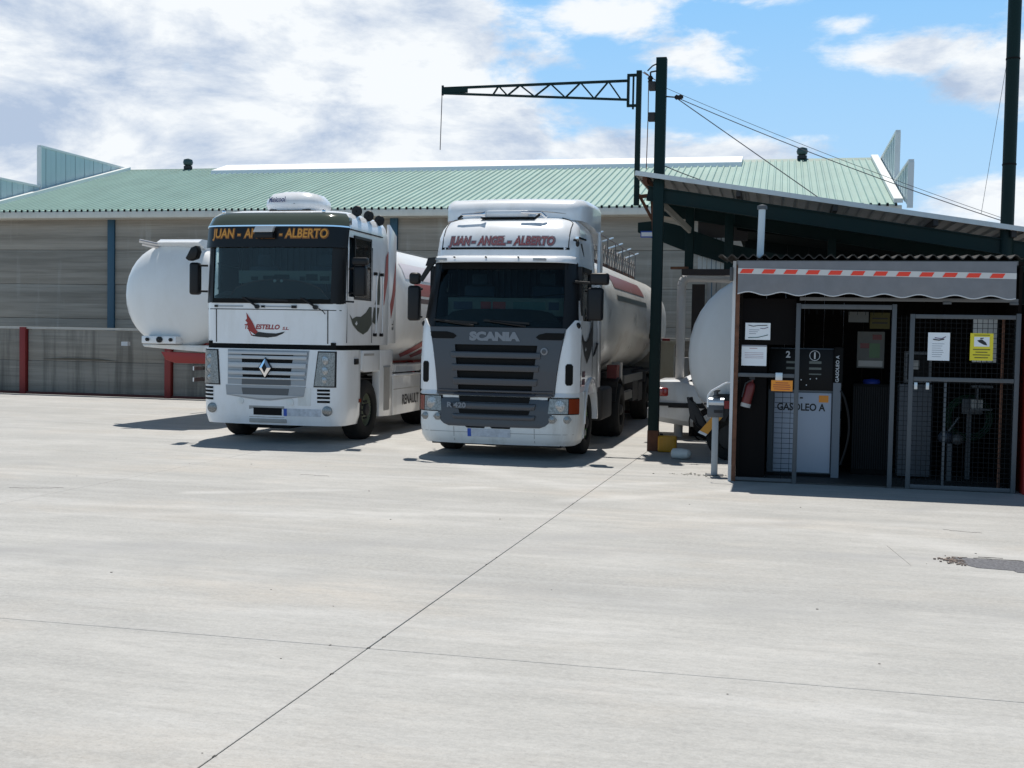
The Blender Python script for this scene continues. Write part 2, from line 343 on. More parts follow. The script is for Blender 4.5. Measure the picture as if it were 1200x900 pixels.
class Shell:                                                    # cab shape: table of (z, half width, front y, corner radius, crown, back y)
    def __init__(s, tab): s.t = tab
    def fy(s, x, z):
        hw, yf, rc, cr, yb = lerp(s.t, z); a = min(abs(x), hw-.001); y = yf+cr*(a/hw)**2
        if a > hw-rc: y += rc-math.sqrt(max(0, rc*rc-(a-(hw-rc))**2))
        return y
    def hw(s, z): return lerp(s.t, z)[0]
    def ring(s, z, xs, ys, inset=0, rear=.12):                  # xs: 0..1 fractions on the flat front; ys: absolute y on the sides
        hw, yf, rc, cr, yb = lerp(s.t, z); hw -= inset; yb -= inset; half = []
        for q in xs: half.append((q*(hw-rc), s.fy(q*(hw-rc), z)+inset))
        y0 = yf+cr*((hw-rc)/hw)**2+inset
        for i in range(1, 7):
            t = math.pi/2*i/6; x = hw-rc+rc*math.sin(t); half.append((x, yf+inset+cr*(x/hw)**2+rc-rc*math.cos(t)))
        yl = half[-1][1]
        for y in ys: half.append((hw, max(y, yl+.01)))
        half += [(hw, yb-rear), (hw-rear*.3, yb-rear*.3), (hw-rear, yb)]
        right = [(x, y, z) for x, y in half]; left = [(-x, y, z) for x, y in reversed(half) if x > 1e-6]
        return right+left
    def build(s, zs, xs, ys, skip=None, inset=0, top=True, bottom=False):
        rings = [s.ring(z, xs, ys, inset) for z in zs]; mb = MB(); mb.loft(rings, caps=False, skip=skip)
        n = len(rings[0])
        if top: mb.add(rings[-1], [tuple(range(n))])
        if bottom: mb.add(rings[0], [tuple(range(n-1, -1, -1))])
        return mb
    def patch(s, prof, off=.006, th=.02, nx=14, mb=None):        # prof: list of (z, xl, xr); a slab following the front
        mb = mb or MB(); rows = []
        for z, xl, xr in prof: rows.append([(xl+(xr-xl)*i/nx, z) for i in range(nx+1)])
        def P(x, z, o):
            y = s.fy(x, z); hw = s.hw(z); rc = lerp(s.t, z)[2]
            a = abs(x)-(hw-rc); k = max(0, min(.95, a/rc)) if rc > 0 else 0       # push out along the corner normal
            return (x+math.copysign(o*k, x), y-o*math.sqrt(1-k*k), z)
        fr = [[P(x, z, off) for x, z in r] for r in rows]; bk = [[P(x, z, off-th) for x, z in r] for r in rows]
        m = nx+1; nr = len(rows); vs = [p for r in fr for p in r]+[p for r in bk for p in r]; o = nr*m; fs = []
        for j in range(nr-1):
            for i in range(nx):
                a, b, c, d = j*m+i, j*m+i+1, (j+1)*m+i+1, (j+1)*m+i
                fs += [(a, b, c, d), (o+d, o+c, o+b, o+a)]
        for i in range(nx): fs += [(i, o+i, o+i+1, i+1), ((nr-1)*m+i, (nr-1)*m+i+1, o+(nr-1)*m+i+1, o+(nr-1)*m+i)]
        for j in range(nr-1): fs += [(j*m, (j+1)*m, o+(j+1)*m, o+j*m), (j*m+nx, o+j*m+nx, o+(j+1)*m+nx, (j+1)*m+nx)]
        return mb.add(vs, fs)
    def on(s, cx, cz, off=.012): return lambda u, v: (cx+u, s.fy(cx+u, cz+v)-off, cz+v)
def rect(z0, z1, x0, x1, nz=3): return [(z0+(z1-z0)*i/nz, x0, x1) for i in range(nz+1)]
def poly_plate(name, m, parent, pts, x, th=.006):                # polygon (y,z) on a side face at x
    return MB().prism(pts, 0, x-th/2, x+th/2).build(name, m, parent)

def wheel(parent, x, y, r=.52, w=.30, rim=None, side=1, dual=False, name='wheel'):
    """tyre mesh with rim and hub children; the open face points to side*x"""
    cx = x; prof = []
    pts = [(.56, -.45), (.62, -.5), (.90, -.5), (.965, -.45), (1.0, -.36), (1.0, .36), (.965, .45), (.90, .5), (.62, .5), (.56, .45)]
    mb = MB().lathe([(a*r, b*w) for a, b in pts], (cx, y, r), 0, 40, closed=True)
    for k in (-.2, 0, .2): mb.lathe([(r*1.004, k*w-.045), (r*1.012, k*w-.03), (r*1.012, k*w+.03), (r*1.004, k*w+.045)], (cx, y, r), 0, 40)
    t = mb.build(name, rubber, parent)
    s = side; rm = MB().lathe([(.60*r, s*.47*w), (.57*r, s*.42*w), (.53*r, s*.1*w), (.46*r, s*.02*w), (.40*r, s*.10*w), (.30*r, s*.30*w), (.22*r, s*.34*w), (.02*r, s*.34*w)], (cx, y, r), 0, 32)
    rm.build('rim', rim or rimd, t)
    hb = MB().lathe([(.2*r, s*.3*w), (.2*r, s*.48*w), (.12*r, s*.54*w), (.01, s*.54*w)], (cx, y, r), 0, 20)
    for i in range(10):
        a = 2*math.pi*i/10; hb.tube((cx+s*.28*w, y+.29*r*math.cos(a), r+.29*r*math.sin(a)), (cx+s*.40*w, y+.29*r*math.cos(a), r+.29*r*math.sin(a)), .018, 6)
    hb.build('hub', greyd, t)
    return t

# ------------------------------------------------------------------ ground
gr = MB(); gr.add([(-900, -300, -.03), (900, -300, -.03), (900, 1500, -.03), (-900, 1500, -.03)], [(0, 1, 2, 3)])
ground = gr.build('ground', yard, None, kind='structure')
xs_j = [-33.0, -24.5, -19.1, -13.5, -7.85, -2.18, 3.5, 9.1, 14.8]
ys_j = [-6.0, -2.7, 6.35, 15.42, 19.9, 24.2, 28.12]
for i in range(len(xs_j)-1):
    for j in range(len(ys_j)-1):
        g = .0032+random.random()*.0015
        sh_ = lambda x, y: (x+.0211*(y-12.2), y)               # the long joints run a little askew to the wall
        MB().prism([sh_(xs_j[i]+g, ys_j[j]+g), sh_(xs_j[i+1]-g, ys_j[j]+g), sh_(xs_j[i+1]-g, ys_j[j+1]-g), sh_(xs_j[i]+g, ys_j[j+1]-g)], 2, -.025, 0).build('concrete_slab', yard, ground, bev=.003, seg=1)
# dark bedding visible inside the joints
box('joint_filler', mat('joint_tar', (.05, .047, .043), .9), ground, -33, 14.8, -6, 28.1, -.029, -.012)
pm = [(1.46, 10.44), (1.50, 10.36), (1.56, 10.29), (1.60, 10.18), (1.66, 10.10), (1.93, 10.07), (1.95, 10.0), (2.2, 9.98), (3.3, 9.92), (3.3, 10.52), (2.4, 10.54), (2.0, 10.52), (1.62, 10.53), (1.52, 10.50)]
pt = MB().prism(pm, 2, -.01, .004).build('asphalt_patch', patchm, None, kind='structure')
er = MB()
for k in range(90):
    u = random.random(); x = 1.50+random.gauss(0, .05); y = 10.36+random.gauss(0, .08)
    if x > 1.9: continue
    s = .005+.010*random.random(); er.box(x, x+s*1.6, y, y+s, .001, .004+s*.6)
er.build('broken_edge', rubble, pt, kind='stuff')
for (x0, y0, n) in ((1.55, 10.56, 34), (1.75, 10.63, 26)):
    tk = MB(); x, y = x0, y0
    for k in range(n):
        x2, y2 = x+.05, y0+random.gauss(0, .006)
        if random.random() < .8: tk.bar((x, y, .001), (x2, y2, .001), random.uniform(.008, .022), .003)
        x, y = x2, y2
    tk.build('tar_crack', blackm, pt, kind='stuff')
MB().bar((1.13, 10.05, .001), (1.02, 10.95, .001), .006, .004).build('saw_cut', grey_m, pt)
ck = MB()                                              # hairline cracks and chipped joint edges
def crack(x, y, ang, n, st, w):
    for k in range(n):
        a = ang+random.gauss(0, .5); x2, y2 = x+st*math.cos(a), y+st*math.sin(a); ck.bar((x, y, .0012), (x2, y2, .0012), w*random.uniform(.5, 1.4), .0016); x, y = x2, y2
for (x, y, a, n) in ((-8.6, 11.6, .5, 14), (-10.5, 10.2, .2, 10), (-5.6, 13.9, 3.0, 9), (2.0, 12.0, 2.8, 8)): crack(x, y, a, n, .05, .006)
for k in range(16):
    if random.random() < .5: y = random.uniform(3, 15); x = -2.18+.0211*(y-12.2)
    else: x = random.uniform(-7, 2); y = 6.35
    ck.box(x-.004-random.random()*.008, x+.004+random.random()*.008, y-.006-random.random()*.01, y+.006+random.random()*.01, .0004, .0012)
ck.build('joint_chip', mat('joint_tar', (.05, .047, .043)), ground, kind='stuff')
lit = MB()
for k in range(70):
    x = random.uniform(-12, 3); y = random.uniform(3.5, 15); s = random.uniform(.003, .009)
    lit.box(x, x+s*2, y, y+s, .0005, s*.5)
lit.build('grit', mat('grit', (.10, .09, .08), .9), None, kind='stuff')

# ------------------------------------------------------------------ boundary wall
bw = thing('boundary_wall', 'low stained concrete wall with red posts behind the lorries', 'wall', (0, 28.3, 0))
posts = [-16.04-4.46*k for k in range(-6, 4)]
for x in posts:
    box('post', mat('dull_red', (.20, .016, .014), .6, dirt=.4, dcol=(.09, .03, .02)), bw, x-.09, x+.09, -.09, 0.22, 0, 1.86, .004)
for a, b in zip(sorted(posts), sorted(posts)[1:]):
    for z0, z1, dy in ((.06, .93, 0), (.94, 1.80, .012)):
        box('wall_panel', lowm, bw, a+.125, b-.125, dy, .2, z0, z1, .006)
box('coping', mat('pale_coping', (.42, .41, .38), .8, dirt=.4, dcol=(.15, .14, .12)), bw, posts[-1], posts[0], -.03, .24, 1.81, 1.87, .01)
box('base_strip', mat('red_base', (.10, .028, .022), .8), bw, posts[-1], posts[0], -.05, .1, 0, .07)
MB().prism([(-19.9, .98), (-17.6, .965), (-18.2, 1.02), (-19.2, 1.03)], 1, -.012, .02).build('render_patch', mat('brown_stain', (.10, .085, .065), .9), bw)

# ------------------------------------------------------------------ warehouse
wh = thing('warehouse', 'long concrete warehouse with pale green metal roof behind the wall', 'warehouse', (0, 34, 0))
WX0, WX1 = -26.0, 3.1
pil = [-21.37, -11.64, -1.91]
edges = [WX0]+pil+[WX1]
for a, b in zip(edges, edges[1:]):
    for z0, z1 in ((0, 1.05), (1.06, 2.17), (2.18, 3.30), (3.31, 4.43), (4.44, 5.52)):
        box('wall_panel', wallm, wh, a+.125, b-.125, random.uniform(0, .012), .25, z0, z1, .008)
for x in pil: box('pilaster', blue, wh, x-.12, x+.12, -.06, .2, 0, 5.42, .004)
box('back_wall', wallm, wh, WX0+.02, WX1-.02, 16.8, 17, 0, 5.5)
for x in (WX0, WX1-.2): MB().prism([(.3, 0), (16.8, 0), (16.8, 5.4), (8.5, 8.1), (.3, 5.5)], 0, x+.02, x+.18).build('gable_wall', wallm, wh)
# gutter / fascia
box('fascia', gutter, wh, WX0-.05, WX1+.12, -.62, -.42, 5.42, 5.64, .02)
box('soffit', gutter, wh, WX0, WX1+.1, -.42, .1, 5.42, 5.46)
# roof sheets: ribbed, one metre wide, shared mesh; slope from y=-.75,z=5.62 to y=8.5,z=8.27
sl = (8.27-5.66)/9.1
def roof_sheet(w=.88):
    mb = MB(); n = 4; p = w/n; pr = []
    for i in range(n): pr += [(i*p, 0), (i*p+p*.62, 0), (i*p+p*.72, .046), (i*p+p*.90, .046)]
    pr.append((w, 0)); L = 9.12
    vs = [(x, -.62, z+5.66) for x, z in pr]+[(x, -.62+L, z+5.66+sl*L) for x, z in pr]+[(x, -.62, z+5.63) for x, z in pr]
    m = len(pr); mb.add(vs, [(i, i+1, m+i+1, m+i) for i in range(m-1)]+[(2*m+i, 2*m+i+1, i+1, i) for i in range(m-1)])
    return mb
rs = roof_sheet((WX1-WX0)/33).build('roof_sheet', roofg, wh, fix=False, ang=20); n_sh = 33; SW = (WX1-WX0)/33
for k in range(n_sh):
    o = rs if k == 0 else link('roof_sheet', rs.data, wh)
    o.location = (WX0+k*SW, 0, random.uniform(-.004, .004))
MB().add([(WX0, 8.5, 8.25), (WX1, 8.5, 8.25), (WX1, 17.6, 5.64), (WX0, 17.6, 5.64)], [(0, 1, 2, 3)]).build('rear_roof', roofg, wh)
eb = MB()
for k in range(n_sh*4):
    x = WX0+k*SW/4+.8*SW/4; eb.box(x-.025, x+.035, -.635, -.60, 5.615, 5.69)
eb.build('rib_ends', blackm, wh, kind='stuff')
MB().prism([(8.25, 8.20), (8.5, 8.34), (8.75, 8.20)], 0, WX0, WX1).build('ridge_cap', mat('dark_green_ridge', (.08, .17, .14), .5), wh)
MB().prism([(7.15, 7.88), (7.2, 8.06), (8.5, 8.46), (9.8, 8.06), (9.85, 7.88)], 0, -21.6, -1.4).build('rooflight', skyl, wh)
for x, yy in ((WX0, 0), (WX1, 0)):
    MB().prism([(-.62, 5.70), (8.5, 8.32), (8.5, 8.44), (-.62, 5.82)], 0, x-.12+.02, x+.14).build('verge_flashing', mat('white_flashing', (.78, .8, .78), .4), wh)
# stepped gable parapets of vertical cladding
def parapet(x, steps):
    for (y0, y1, z0, z1, zt) in steps:
        mb = MB(); n = max(3, int((y1-y0)/.30))
        for i in range(n):
            a = y0+(y1-y0)*i/n; b = y0+(y1-y0)*(i+1)/n; za = z0+(z1-z0)*(a-y0)/(y1-y0); zb = z0+(z1-z0)*(b-y0)/(y1-y0)
            MB().prism([(a+.012, za-.1), (b-.012, zb-.1), (b-.012, zt), (a+.012, zt)], 0, x-.03-(i % 2)*.012, x+.03+(i % 2)*.012).build('cladding_panel', clad, wh)
        box('parapet_cap', cladw, wh, x-.07, x+.07, y0-.05, y1+.02, zt, zt+.07)
        box('parapet_edge', cladw, wh, x-.075, x+.075, y0-.07, y0, z0-.15, zt)
parapet(WX0-.16, [(3.0, 8.4, 6.80, 8.25, 8.36), (-1.9, 2.9, 5.45, 6.80, 6.9)])
parapet(WX1+.22, [(2.3, 8.4, 6.50, 8.25, 8.12), (-1.6, 2.2, 5.60, 6.5, 6.66)])
for x in (-23.3, .66):
    v = MB().lathe([(.17, 0), (.17, .12), (.12, .14)], (x, 8.5, 8.32), 2, 16).build('ventilator', greyd, wh)
    t = MB().lathe([(.10, .14), (.17, .17), (.20, .27), (.17, .38), (.02, .43)], (x, 8.5, 8.32), 2, 16).build('ventilator_cowl', mat('dark_green_metal', (.02, .05, .05), .4), v)
# far pale building at the right edge
fb = thing('distant_building', 'white rendered building glimpsed at the right edge behind the canopy', 'building', (14.2, 37, 0))
box('wall', mat('white_render', (.72, .73, .72), .8), fb, -4.4, 8, 0, 8, 0, 4.9)
box('roof', mat('grey_roof', (.4, .42, .43), .6), fb, -4.7, 8.3, -.3, 8.3, 4.9, 5.1)
w_ = box('window', mat('blue_grey_frame', (.35, .42, .46), .4), fb, -3.7, -2.7, -.05, .05, 3.0, 4.2); box('pane', gm, w_, -3.6, -2.8, -.06, -.052, 3.1, 4.1)

# ================================================================== LORRY 1: tall flat-fronted white tractor unit
def headlamp_detail(mb): return mb
REN = (-8.23, 17.7, 0)
rt = thing('tractor_unit', 'white tall flat-fronted lorry cab with smoked visor and silver grille', 'lorry', REN); rt.scale = (1.032, 1, 1.016)
ren = Shell([(1.60, 1.20, .06, .24, .07, 2.55), (2.28, 1.21, .03, .26, .09, 2.55), (3.24, 1.20, .08, .28, .09, 2.55), (3.56, 1.18, .10, .28, .09, 2.53), (3.70, 1.15, .19, .30, .07, 2.5), (3.79, 1.10, .32, .34, .05, 2.45), (3.84, 1.02, .55, .4, .03, 2.38)])
xsR = [0, .25, .5, .75, .93]; ysR = [.42, .72, 1.14, 1.22, 1.46, 1.52, 2.1]
def skR(c):
    if 2.30 < c.z < 3.23 and c.y < .36 and abs(c.x) < 1.19: return True            # windscreen
    if abs(c.x) > 1.1 and .45 < c.y < 1.45 and 2.42 < c.z < 3.40: return True      # side windows
    return False
zR = [1.62, 1.9, 2.30, 2.42, 2.9, 3.23, 3.40, 3.56, 3.70, 3.79, 3.84]
ren.build(zR, xsR, ysR, skR, bottom=True).build('cab_shell', white, rt, ang=30)
ren.build(zR[:9], xsR, ysR, skR, inset=.045, top=True, bottom=True).build('cab_lining', linerd, rt)
# glass
wsg = ren.patch(rect(2.29, 3.25, -1.08, 1.08, 6), off=.004, th=.006, nx=20).build('windscreen', gm, rt)
ren.patch(rect(2.285, 2.36, -1.15, 1.15, 1), off=.014, th=.012).build('screen_seal', blackm, wsg)
for s in (-1, 1):
    ren.patch([(2.29, s*1.02, s*1.175), (3.25, s*1.02, s*1.165)], off=.012, th=.03, nx=5).build('screen_pillar', black, wsg)
for s in (-1, 1):
    x = s*1.203
    g = MB().box(x-.004, x+.004, .70, 1.47, 2.40, 3.42).build('side_window', gm2, rt)
    fr = MB()
    for (y0, y1, z0, z1) in ((.68, .70, 2.38, 3.44), (1.46, 1.50, 2.38, 3.44), (.66, 1.5, 3.40, 3.44), (.66, 1.5, 2.38, 2.42), (.72, 1.46, 2.94, 2.965)): fr.box(x-.012, x+.012, y0, y1, z0, z1)
    fr.build('window_frame', black, g)
# side door shut lines
for s in (1, -1):
    for y in (.36, 1.56): box('door_seam', blackm, rt, s*1.2-.004*s, s*1.212, y, y+.012, 1.66, 3.5) if False else MB().box(min(s*1.195, s*1.207), max(s*1.195, s*1.207), y, y+.012, 1.66, 3.30).build('door_seam', blackm, rt)
    MB().box(min(s*1.19, s*1.206), max(s*1.19, s*1.206), .4, 2.1, 3.52, 3.535).build('roof_seam', blackm, rt)
# interior
it = MB()
it.prism([(.16, 2.0), (.30, 2.42), (.62, 2.50), (.85, 2.40), (.9, 2.0)], 0, -1.1, 1.1)
dash = it.build('dashboard', linerd, rt, bev=.03)
hood = []
for i in range(13):
    x = -.80+1.75*i/12; q = (x-.075)/.875; hood.append((x, 2.36+.32*math.sqrt(max(0, 1-q*q))))
MB().prism(hood+[(.95, 2.3), (-.80, 2.3)], 1, .20, .24).build('dash_cowl', linerd, dash)
MB().prism([(x, z+.012) for x, z in hood]+[(x, z-.010) for x, z in reversed(hood)], 1, .185, .198).build('cowl_trim', mat('red_brown_trim', (.10, .05, .045), .7), dash)
MB().lathe([(.23, 0), (.245, .012), (.23, .024), (.215, .012)], (.52, .62, 2.55), 1, 28, closed=True).build('steering_wheel', black, rt)
for x in (-.55, .55):
    st = MB().box(x-.25, x+.25, 1.02, 1.18, 2.2, 2.95).box(x-.13, x+.13, 1.04, 1.14, 2.95, 3.16).box(x-.25, x+.25, .65, 1.1, 2.05, 2.25).build('seat', curtain, rt, bev=.04)
cu = MB(); n = 40
for i in range(n):
    a = -1.1+2.2*i/n; cu.box(a, a+2.2/n*.9, 1.62+.02*(i % 2), 1.66+.02*(i % 2), 2.0, 3.45)
cu.build('curtain', curtain, rt)
MB().box(-.66, .98, .30, .31, 2.62, 2.83).build('reflected_banner', mat('reflection_grey', (.16, .18, .17), .8), rt)  # sheet that imitates banners mirrored in the windscreen
bn = [(-.38, .12), (-.12, .22), (.10, .26), (.46, .10), (.62, .20), (.84, .16)]
for x, w in bn: MB().box(x-w/2, x+w/2, .294, .298, 2.67, 2.73+.05*random.random()).build('reflected_mark', inkb, rt)  # dark blocks for the lettering in that reflection
for x in (.07, .19): MB().ball((x-.05, .2, 2.66), .028, .028, .028).build('dash_lamp', silver, rt)
MB().prism([(-.5, 0), (.5, 0), (.55, .12), (.2, .14), (-.1, .14), (-.45, .1)], 1, 0, .01)
# sun visor, chrome line, name band
ren.patch([(3.555, -1.165, 1.165), (3.62, -1.15, 1.15), (3.70, -1.13, 1.13), (3.78, -1.06, 1.06)], off=.075, th=.02, nx=30).build('smoked_visor', visorm, rt)
vb = MB()
for x in (-.52, -.0, .52): ren.patch([(3.57, x-.05, x+.05), (3.76, x-.04, x+.04)], off=.05, th=.02, nx=3, mb=vb)
vb.build('visor_bracket', black, rt)
ren.patch([(3.535, -1.17, 1.17), (3.557, -1.17, 1.17)], off=.085, th=.03, nx=30).build('chrome_strip', chrome, rt)
band = ren.patch([(3.20, -1.17, 1.17), (3.23, -1.172, 1.172), (3.535, -1.168, 1.168)], off=.07, th=.075, nx=30).build('name_band', mat('gloss_black', (.005, .005, .006), .3, spec=.25), rt)
for (s_, cx, w) in (('JUAN', -.83, .41), ('-', -.535, .055), ('ANGEL', -.18, .52), ('-', .195, .05), ('ALBERTO', .62, .70)):
    fn = ren.on(cx, 3.415, .078); fn2 = ren.on(cx, 3.412, .075)
    text('letters_outline', s_, mat('gold_dark', (.22, .08, .01), .5), band, fn2, .21, bold=.016, shear=.12, width=w+.04 if len(s_) > 1 else w+.02)
    text('letters', s_, gold, band, fn, .20, bold=.003, shear=.12, width=w)
# toll sensor / lamp hanging over the middle of the band
sn = MB().prism([(-.24, 3.43), (.09, 3.43), (.13, 3.53), (-.19, 3.53)], 1, -.10, -.02).build('band_lamp', silver, rt, bev=.012)
box('band_lamp_base', black, sn, -.22, .1, -.09, .05, 3.34, 3.43, .01)
# roof air conditioner
ac = MB()
rings = []
for z, hx, hy in ((3.86, .46, .42), (3.92, .50, .47), (4.00, .49, .44), (4.08, .40, .35), (4.115, .22, .2)):
    rings.append([(.07+hx*math.copysign(abs(math.cos(t))**.6, math.cos(t)), 1.05+hy*math.copysign(abs(math.sin(t))**.6, math.sin(t)), z) for t in [2*math.pi*i/28 for i in range(28)]])
rings = [[(x, y, 3.84+(z-3.84)*1.28) for x, y, z in r] for r in rings]
a_ = ac.loft(rings).build('roof_air_conditioner', white, rt, ang=50)
box('base', black, a_, -.29, .43, .64, 1.4, 3.84, 3.875)
text('letters', 'Minicool', mat('navy_ink', (.02, .03, .12), .5), a_, lambda u, v: (-.12+u, 1.05-.50*max(0, 1-((-.12+u-.07)/.5)**2)**.3-.015, 4.03+v), .12, bold=.003, shear=.2, width=.34)
box('vent', black, a_, .15, .19, .59, .61, 3.95, 3.97)
# horns and lamps on the roof edge
for k, (x, y) in enumerate(((1.10, 1.05), (1.13, 1.55), (1.15, 2.05))):
    h = MB().lathe([(.015, .16), (.05, .12), (.095, .0), (.085, -.02), (.01, -.02)], (x, y, 3.88-.03*k), 1, 16).build('roof_horn', black, rt)
    MB().tube((x, y+.05, 3.80), (x, y+.05, 3.9), .02).build('stem', black, h)
box('marker_lamp', lens, rt, 1.10, 1.19, .42, .60, 3.60, 3.72, .02)
for x in (-.95, .80, ): MB().ball((x, .33, 3.80), .03, .03, .045).build('roof_lamp', chrome, rt)
# mirrors
def mirror(parent, s, x, y, z0, z1, w, top=True, arm=.25, m=black):
    cx = x; b = MB().box(cx-w/2, cx+w/2, y, y+.16, z0, z1).build('mirror', m, parent, bev=.045, seg=3)
    MB().box(cx-w/2+.02, cx+w/2-.02, y+.155, y+.166, z0+.03, z1-.03).build('mirror_glass', chrome, b)
    a = MB()
    for z in (z0+.06, z1-.05): a.tube((cx-s*w*.3, y+.07, z), (cx-s*(w*.5+arm), y+.12, z), .018)
    a.build('mirror_arm', black, b)
    return b
mirror(rt, -1, -1.44, .22, 2.42, 2.96, .17, arm=.12)
m2 = MB().prism([(-1.56, 3.02), (-1.50, 2.98), (-1.37, 3.02), (-1.33, 3.14), (-1.36, 3.24), (-1.46, 3.20)], 1, .16, .32).build('wide_mirror', black, rt, bev=.02)
mirror(rt, 1, 1.42, .30, 2.42, 2.92, .21, arm=.1)
MB().box(1.30, 1.56, .28, .42, 2.93, 3.05).build('wide_mirror', black, rt, bev=.03)
for s in (-1, 1):
    h = MB()
    h.path([(s*1.03, .30, 2.95), (s*1.0, .27, 2.93), (s*1.0, .27, 2.56), (s*1.03, .30, 2.52)], .014)
    h.build('grab_handle', black, rt)
# lower face of the cab
for x in (-.955, .98): ren.patch(rect(1.64, 2.18, x-.006, x+.006, 2), off=.004, th=.01, nx=1).build('panel_seam', blackm, rt)
ren.patch(rect(2.178, 2.19, -1.16, 1.16, 1), off=.004, th=.01, nx=24).build('panel_seam', blackm, rt)
for x0 in (-.98, -.13):
    box('vent_block', black, rt, x0, x0+.06, ren.fy(x0, 2.23)-.02, ren.fy(x0, 2.23)+.01, 2.215, 2.25)
    box('vent_block', black, rt, x0+.52, x0+.60, ren.fy(x0, 2.23)-.02, ren.fy(x0, 2.23)+.01, 2.21, 2.255)
    MB().bar((x0+.06, ren.fy(x0, 2.23)-.01, 2.232), (x0+.52, ren.fy(x0+.5, 2.23)-.01, 2.232), .012, .02).build('grab_rail', silverd, rt)
for x, tx in ((-.20, -.42), (.80, .58)):
    w = MB().tube((x, ren.fy(x, 2.24)-.045, 2.23), (tx, ren.fy(tx, 2.36)-.035, 2.37), .018).tube((x, -.02, 2.23), (x, .05, 2.23), .035, 12).build('wiper', black, rt)
    MB().bar((tx-.05, ren.fy(tx, 2.37)-.025, 2.37), (tx+.75, ren.fy(tx+.7, 2.33)-.02, 2.33), .012, .03).build('wiper_blade', black, w)
MB().path([(.86, -.005, 2.21), (.93, 0, 2.17), (.97, .01, 2.12)], .008).build('hose', black, rt)
# winged logo on the bonnet panel
fn = lambda u, v: (u, ren.fy(u, v)-.004, v)
def deco(name, pts, m, parent, f=fn, o=0):
    me = bpy.data.meshes.new(name); vs = [f(u, v) for u, v in pts]; me.from_pydata([(a, b-o, c) for a, b, c in vs], [], [tuple(range(len(vs)))]); me.materials.append(m); return link(name, me, parent)
deco('wing_red', [(-.40, 2.13), (-.36, 2.07), (-.31, 2.00), (-.27, 1.93), (-.24, 1.86), (-.20, 1.82), (-.24, 1.78), (-.31, 1.75), (-.34, 1.80), (-.375, 1.86), (-.36, 1.90), (-.405, 1.93), (-.38, 1.96), (-.42, 2.0), (-.39, 2.03)], red, rt, o=.003)
deco('wing_black', [(-.33, 1.76), (-.26, 1.80), (-.18, 1.815), (-.05, 1.80), (.12, 1.795), (.27, 1.83), (.235, 1.795), (.12, 1.745), (-.03, 1.725), (-.2, 1.735), (-.28, 1.745)], inkb, rt, o=.003)
deco('beak', [(-.34, 1.83), (-.28, 1.79), (-.24, 1.765), (-.30, 1.77)], white, rt, o=.006)
text('letters', 'TR', redl, rt, lambda u, v: fn(-.385+u, 1.895+v), .105, bold=.004, shear=.25, width=.10)
text('letters', 'ESTELLO', redl, rt, lambda u, v: fn(-.03+u, 1.895+v), .105, bold=.004, shear=.25, width=.42)
text('letters', 'S.L.', redl, rt, lambda u, v: fn(.28+u, 1.878+v), .065, bold=.002, shear=.25, width=.11)
# gap between cab and bumper
box('cab_gap', blackm, rt, -1.1, 1.1, .12, 2.3, 1.45, 1.66)
# bumper block
bump = Shell([(.30, 1.20, .05, .26, .10, 1.04), (.45, 1.235, .0, .28, .10, 1.04), (.9, 1.24, -.02, .28, .10, 1.05), (1.54, 1.235, .0, .26, .10, 1.06)])
bmp = bump.build([.30, .36, .45, .7, .96, 1.2, 1.40, 1.54], xsR, [.5, .8], bottom=True).build('bumper', white, rt, ang=30)
B = bump
for x0, x1, x2, x3 in ((-1.12, -.93, -.90, -1.11), (.80, 1.02, 1.07, .83)):     # headlamps
    p = [(.955, min(x3, x2), max(x3, x2)), (1.50, min(x0, x1), max(x0, x1))]
    if x0 < 0: p = [(.955, -1.155, -.86), (1.50, -1.15, -.91)]
    else: p = [(.955, .80, 1.10), (1.50, .86, 1.10)]
    bz = B.patch([(z, a-.018, b+.018) for z, a, b in ((.935, p[0][1], p[0][2]), (1.52, p[1][1], p[1][2]))], off=.010, th=.03, nx=6).build('headlamp_bezel', black, rt)
    hl = B.patch(p, off=.022, th=.02, nx=8).build('headlamp', lens, rt)
    cx = (p[0][1]+p[1][2])/2
    for z, r in ((1.37, .075), (1.20, .07), (1.05, .055)):
        MB().lathe([(r, 0), (r, .008), (r*.8, .004), (.01, .002)], (cx, B.fy(cx, z)-.028, z), 1, 18).build('reflector', lens2, hl)
# corner grey blocks on far left
for z in (1.34, 1.18, 1.02):
    B.patch([(z, -1.236, -1.17), (z+.12, -1.236, -1.17)], off=.008, th=.02, nx=3).build('corner_vent', silverd, rt)
# grille: silver frame with recessed black slots behind proud bars
def band_profile(z): return -.73-.02*(1.52-z)/.6+.02+ (1.52-z)*.05, .70-(1.52-z)*.09
gp = []
for z in (.955, 1.1, 1.25, 1.4, 1.525): a, b = band_profile(z); gp.append((z, a, b))
B.patch(gp, off=.008, th=.02, nx=20).build('grille_panel', silverd, rt)
B.patch([(.97, -.42, .38), (1.46, -.46, .44)], off=.012, th=.03, nx=16).build('grille_opening', blackm, rt)
for z0, z1 in ((1.45, 1.50), (1.375, 1.43), (1.235, 1.315), (1.12, 1.18), (1.045, 1.075)):
    a, b = band_profile((z0+z1)/2)
    o = B.patch([(z0, a+.02, b-.02), ((z0+z1)/2, a+.02, b-.02), (z1, a+.02, b-.02)], off=.04, th=.03, nx=20).build('grille_bar', silver, rt, bev=.006)
B.patch([(.955, -.44, .40), (1.045, -.44, .40)], off=.02, th=.02, nx=12).build('grille_mesh', mat('mesh_grey', (.10, .105, .11), .6), rt)
lip = B.patch([(.70, -.10, .06), (.73, -.38, .30), (.775, -.72, .62), (.94, -.735, .655)], off=.014, th=.03, nx=20).build('lower_grille', silverd, rt)
B.patch([(.79, -.42, .36), (.90, -.44, .38)], off=.02, th=.02, nx=12).build('lower_opening', mat('mesh_grey', (.1, .1, .1)), lip)
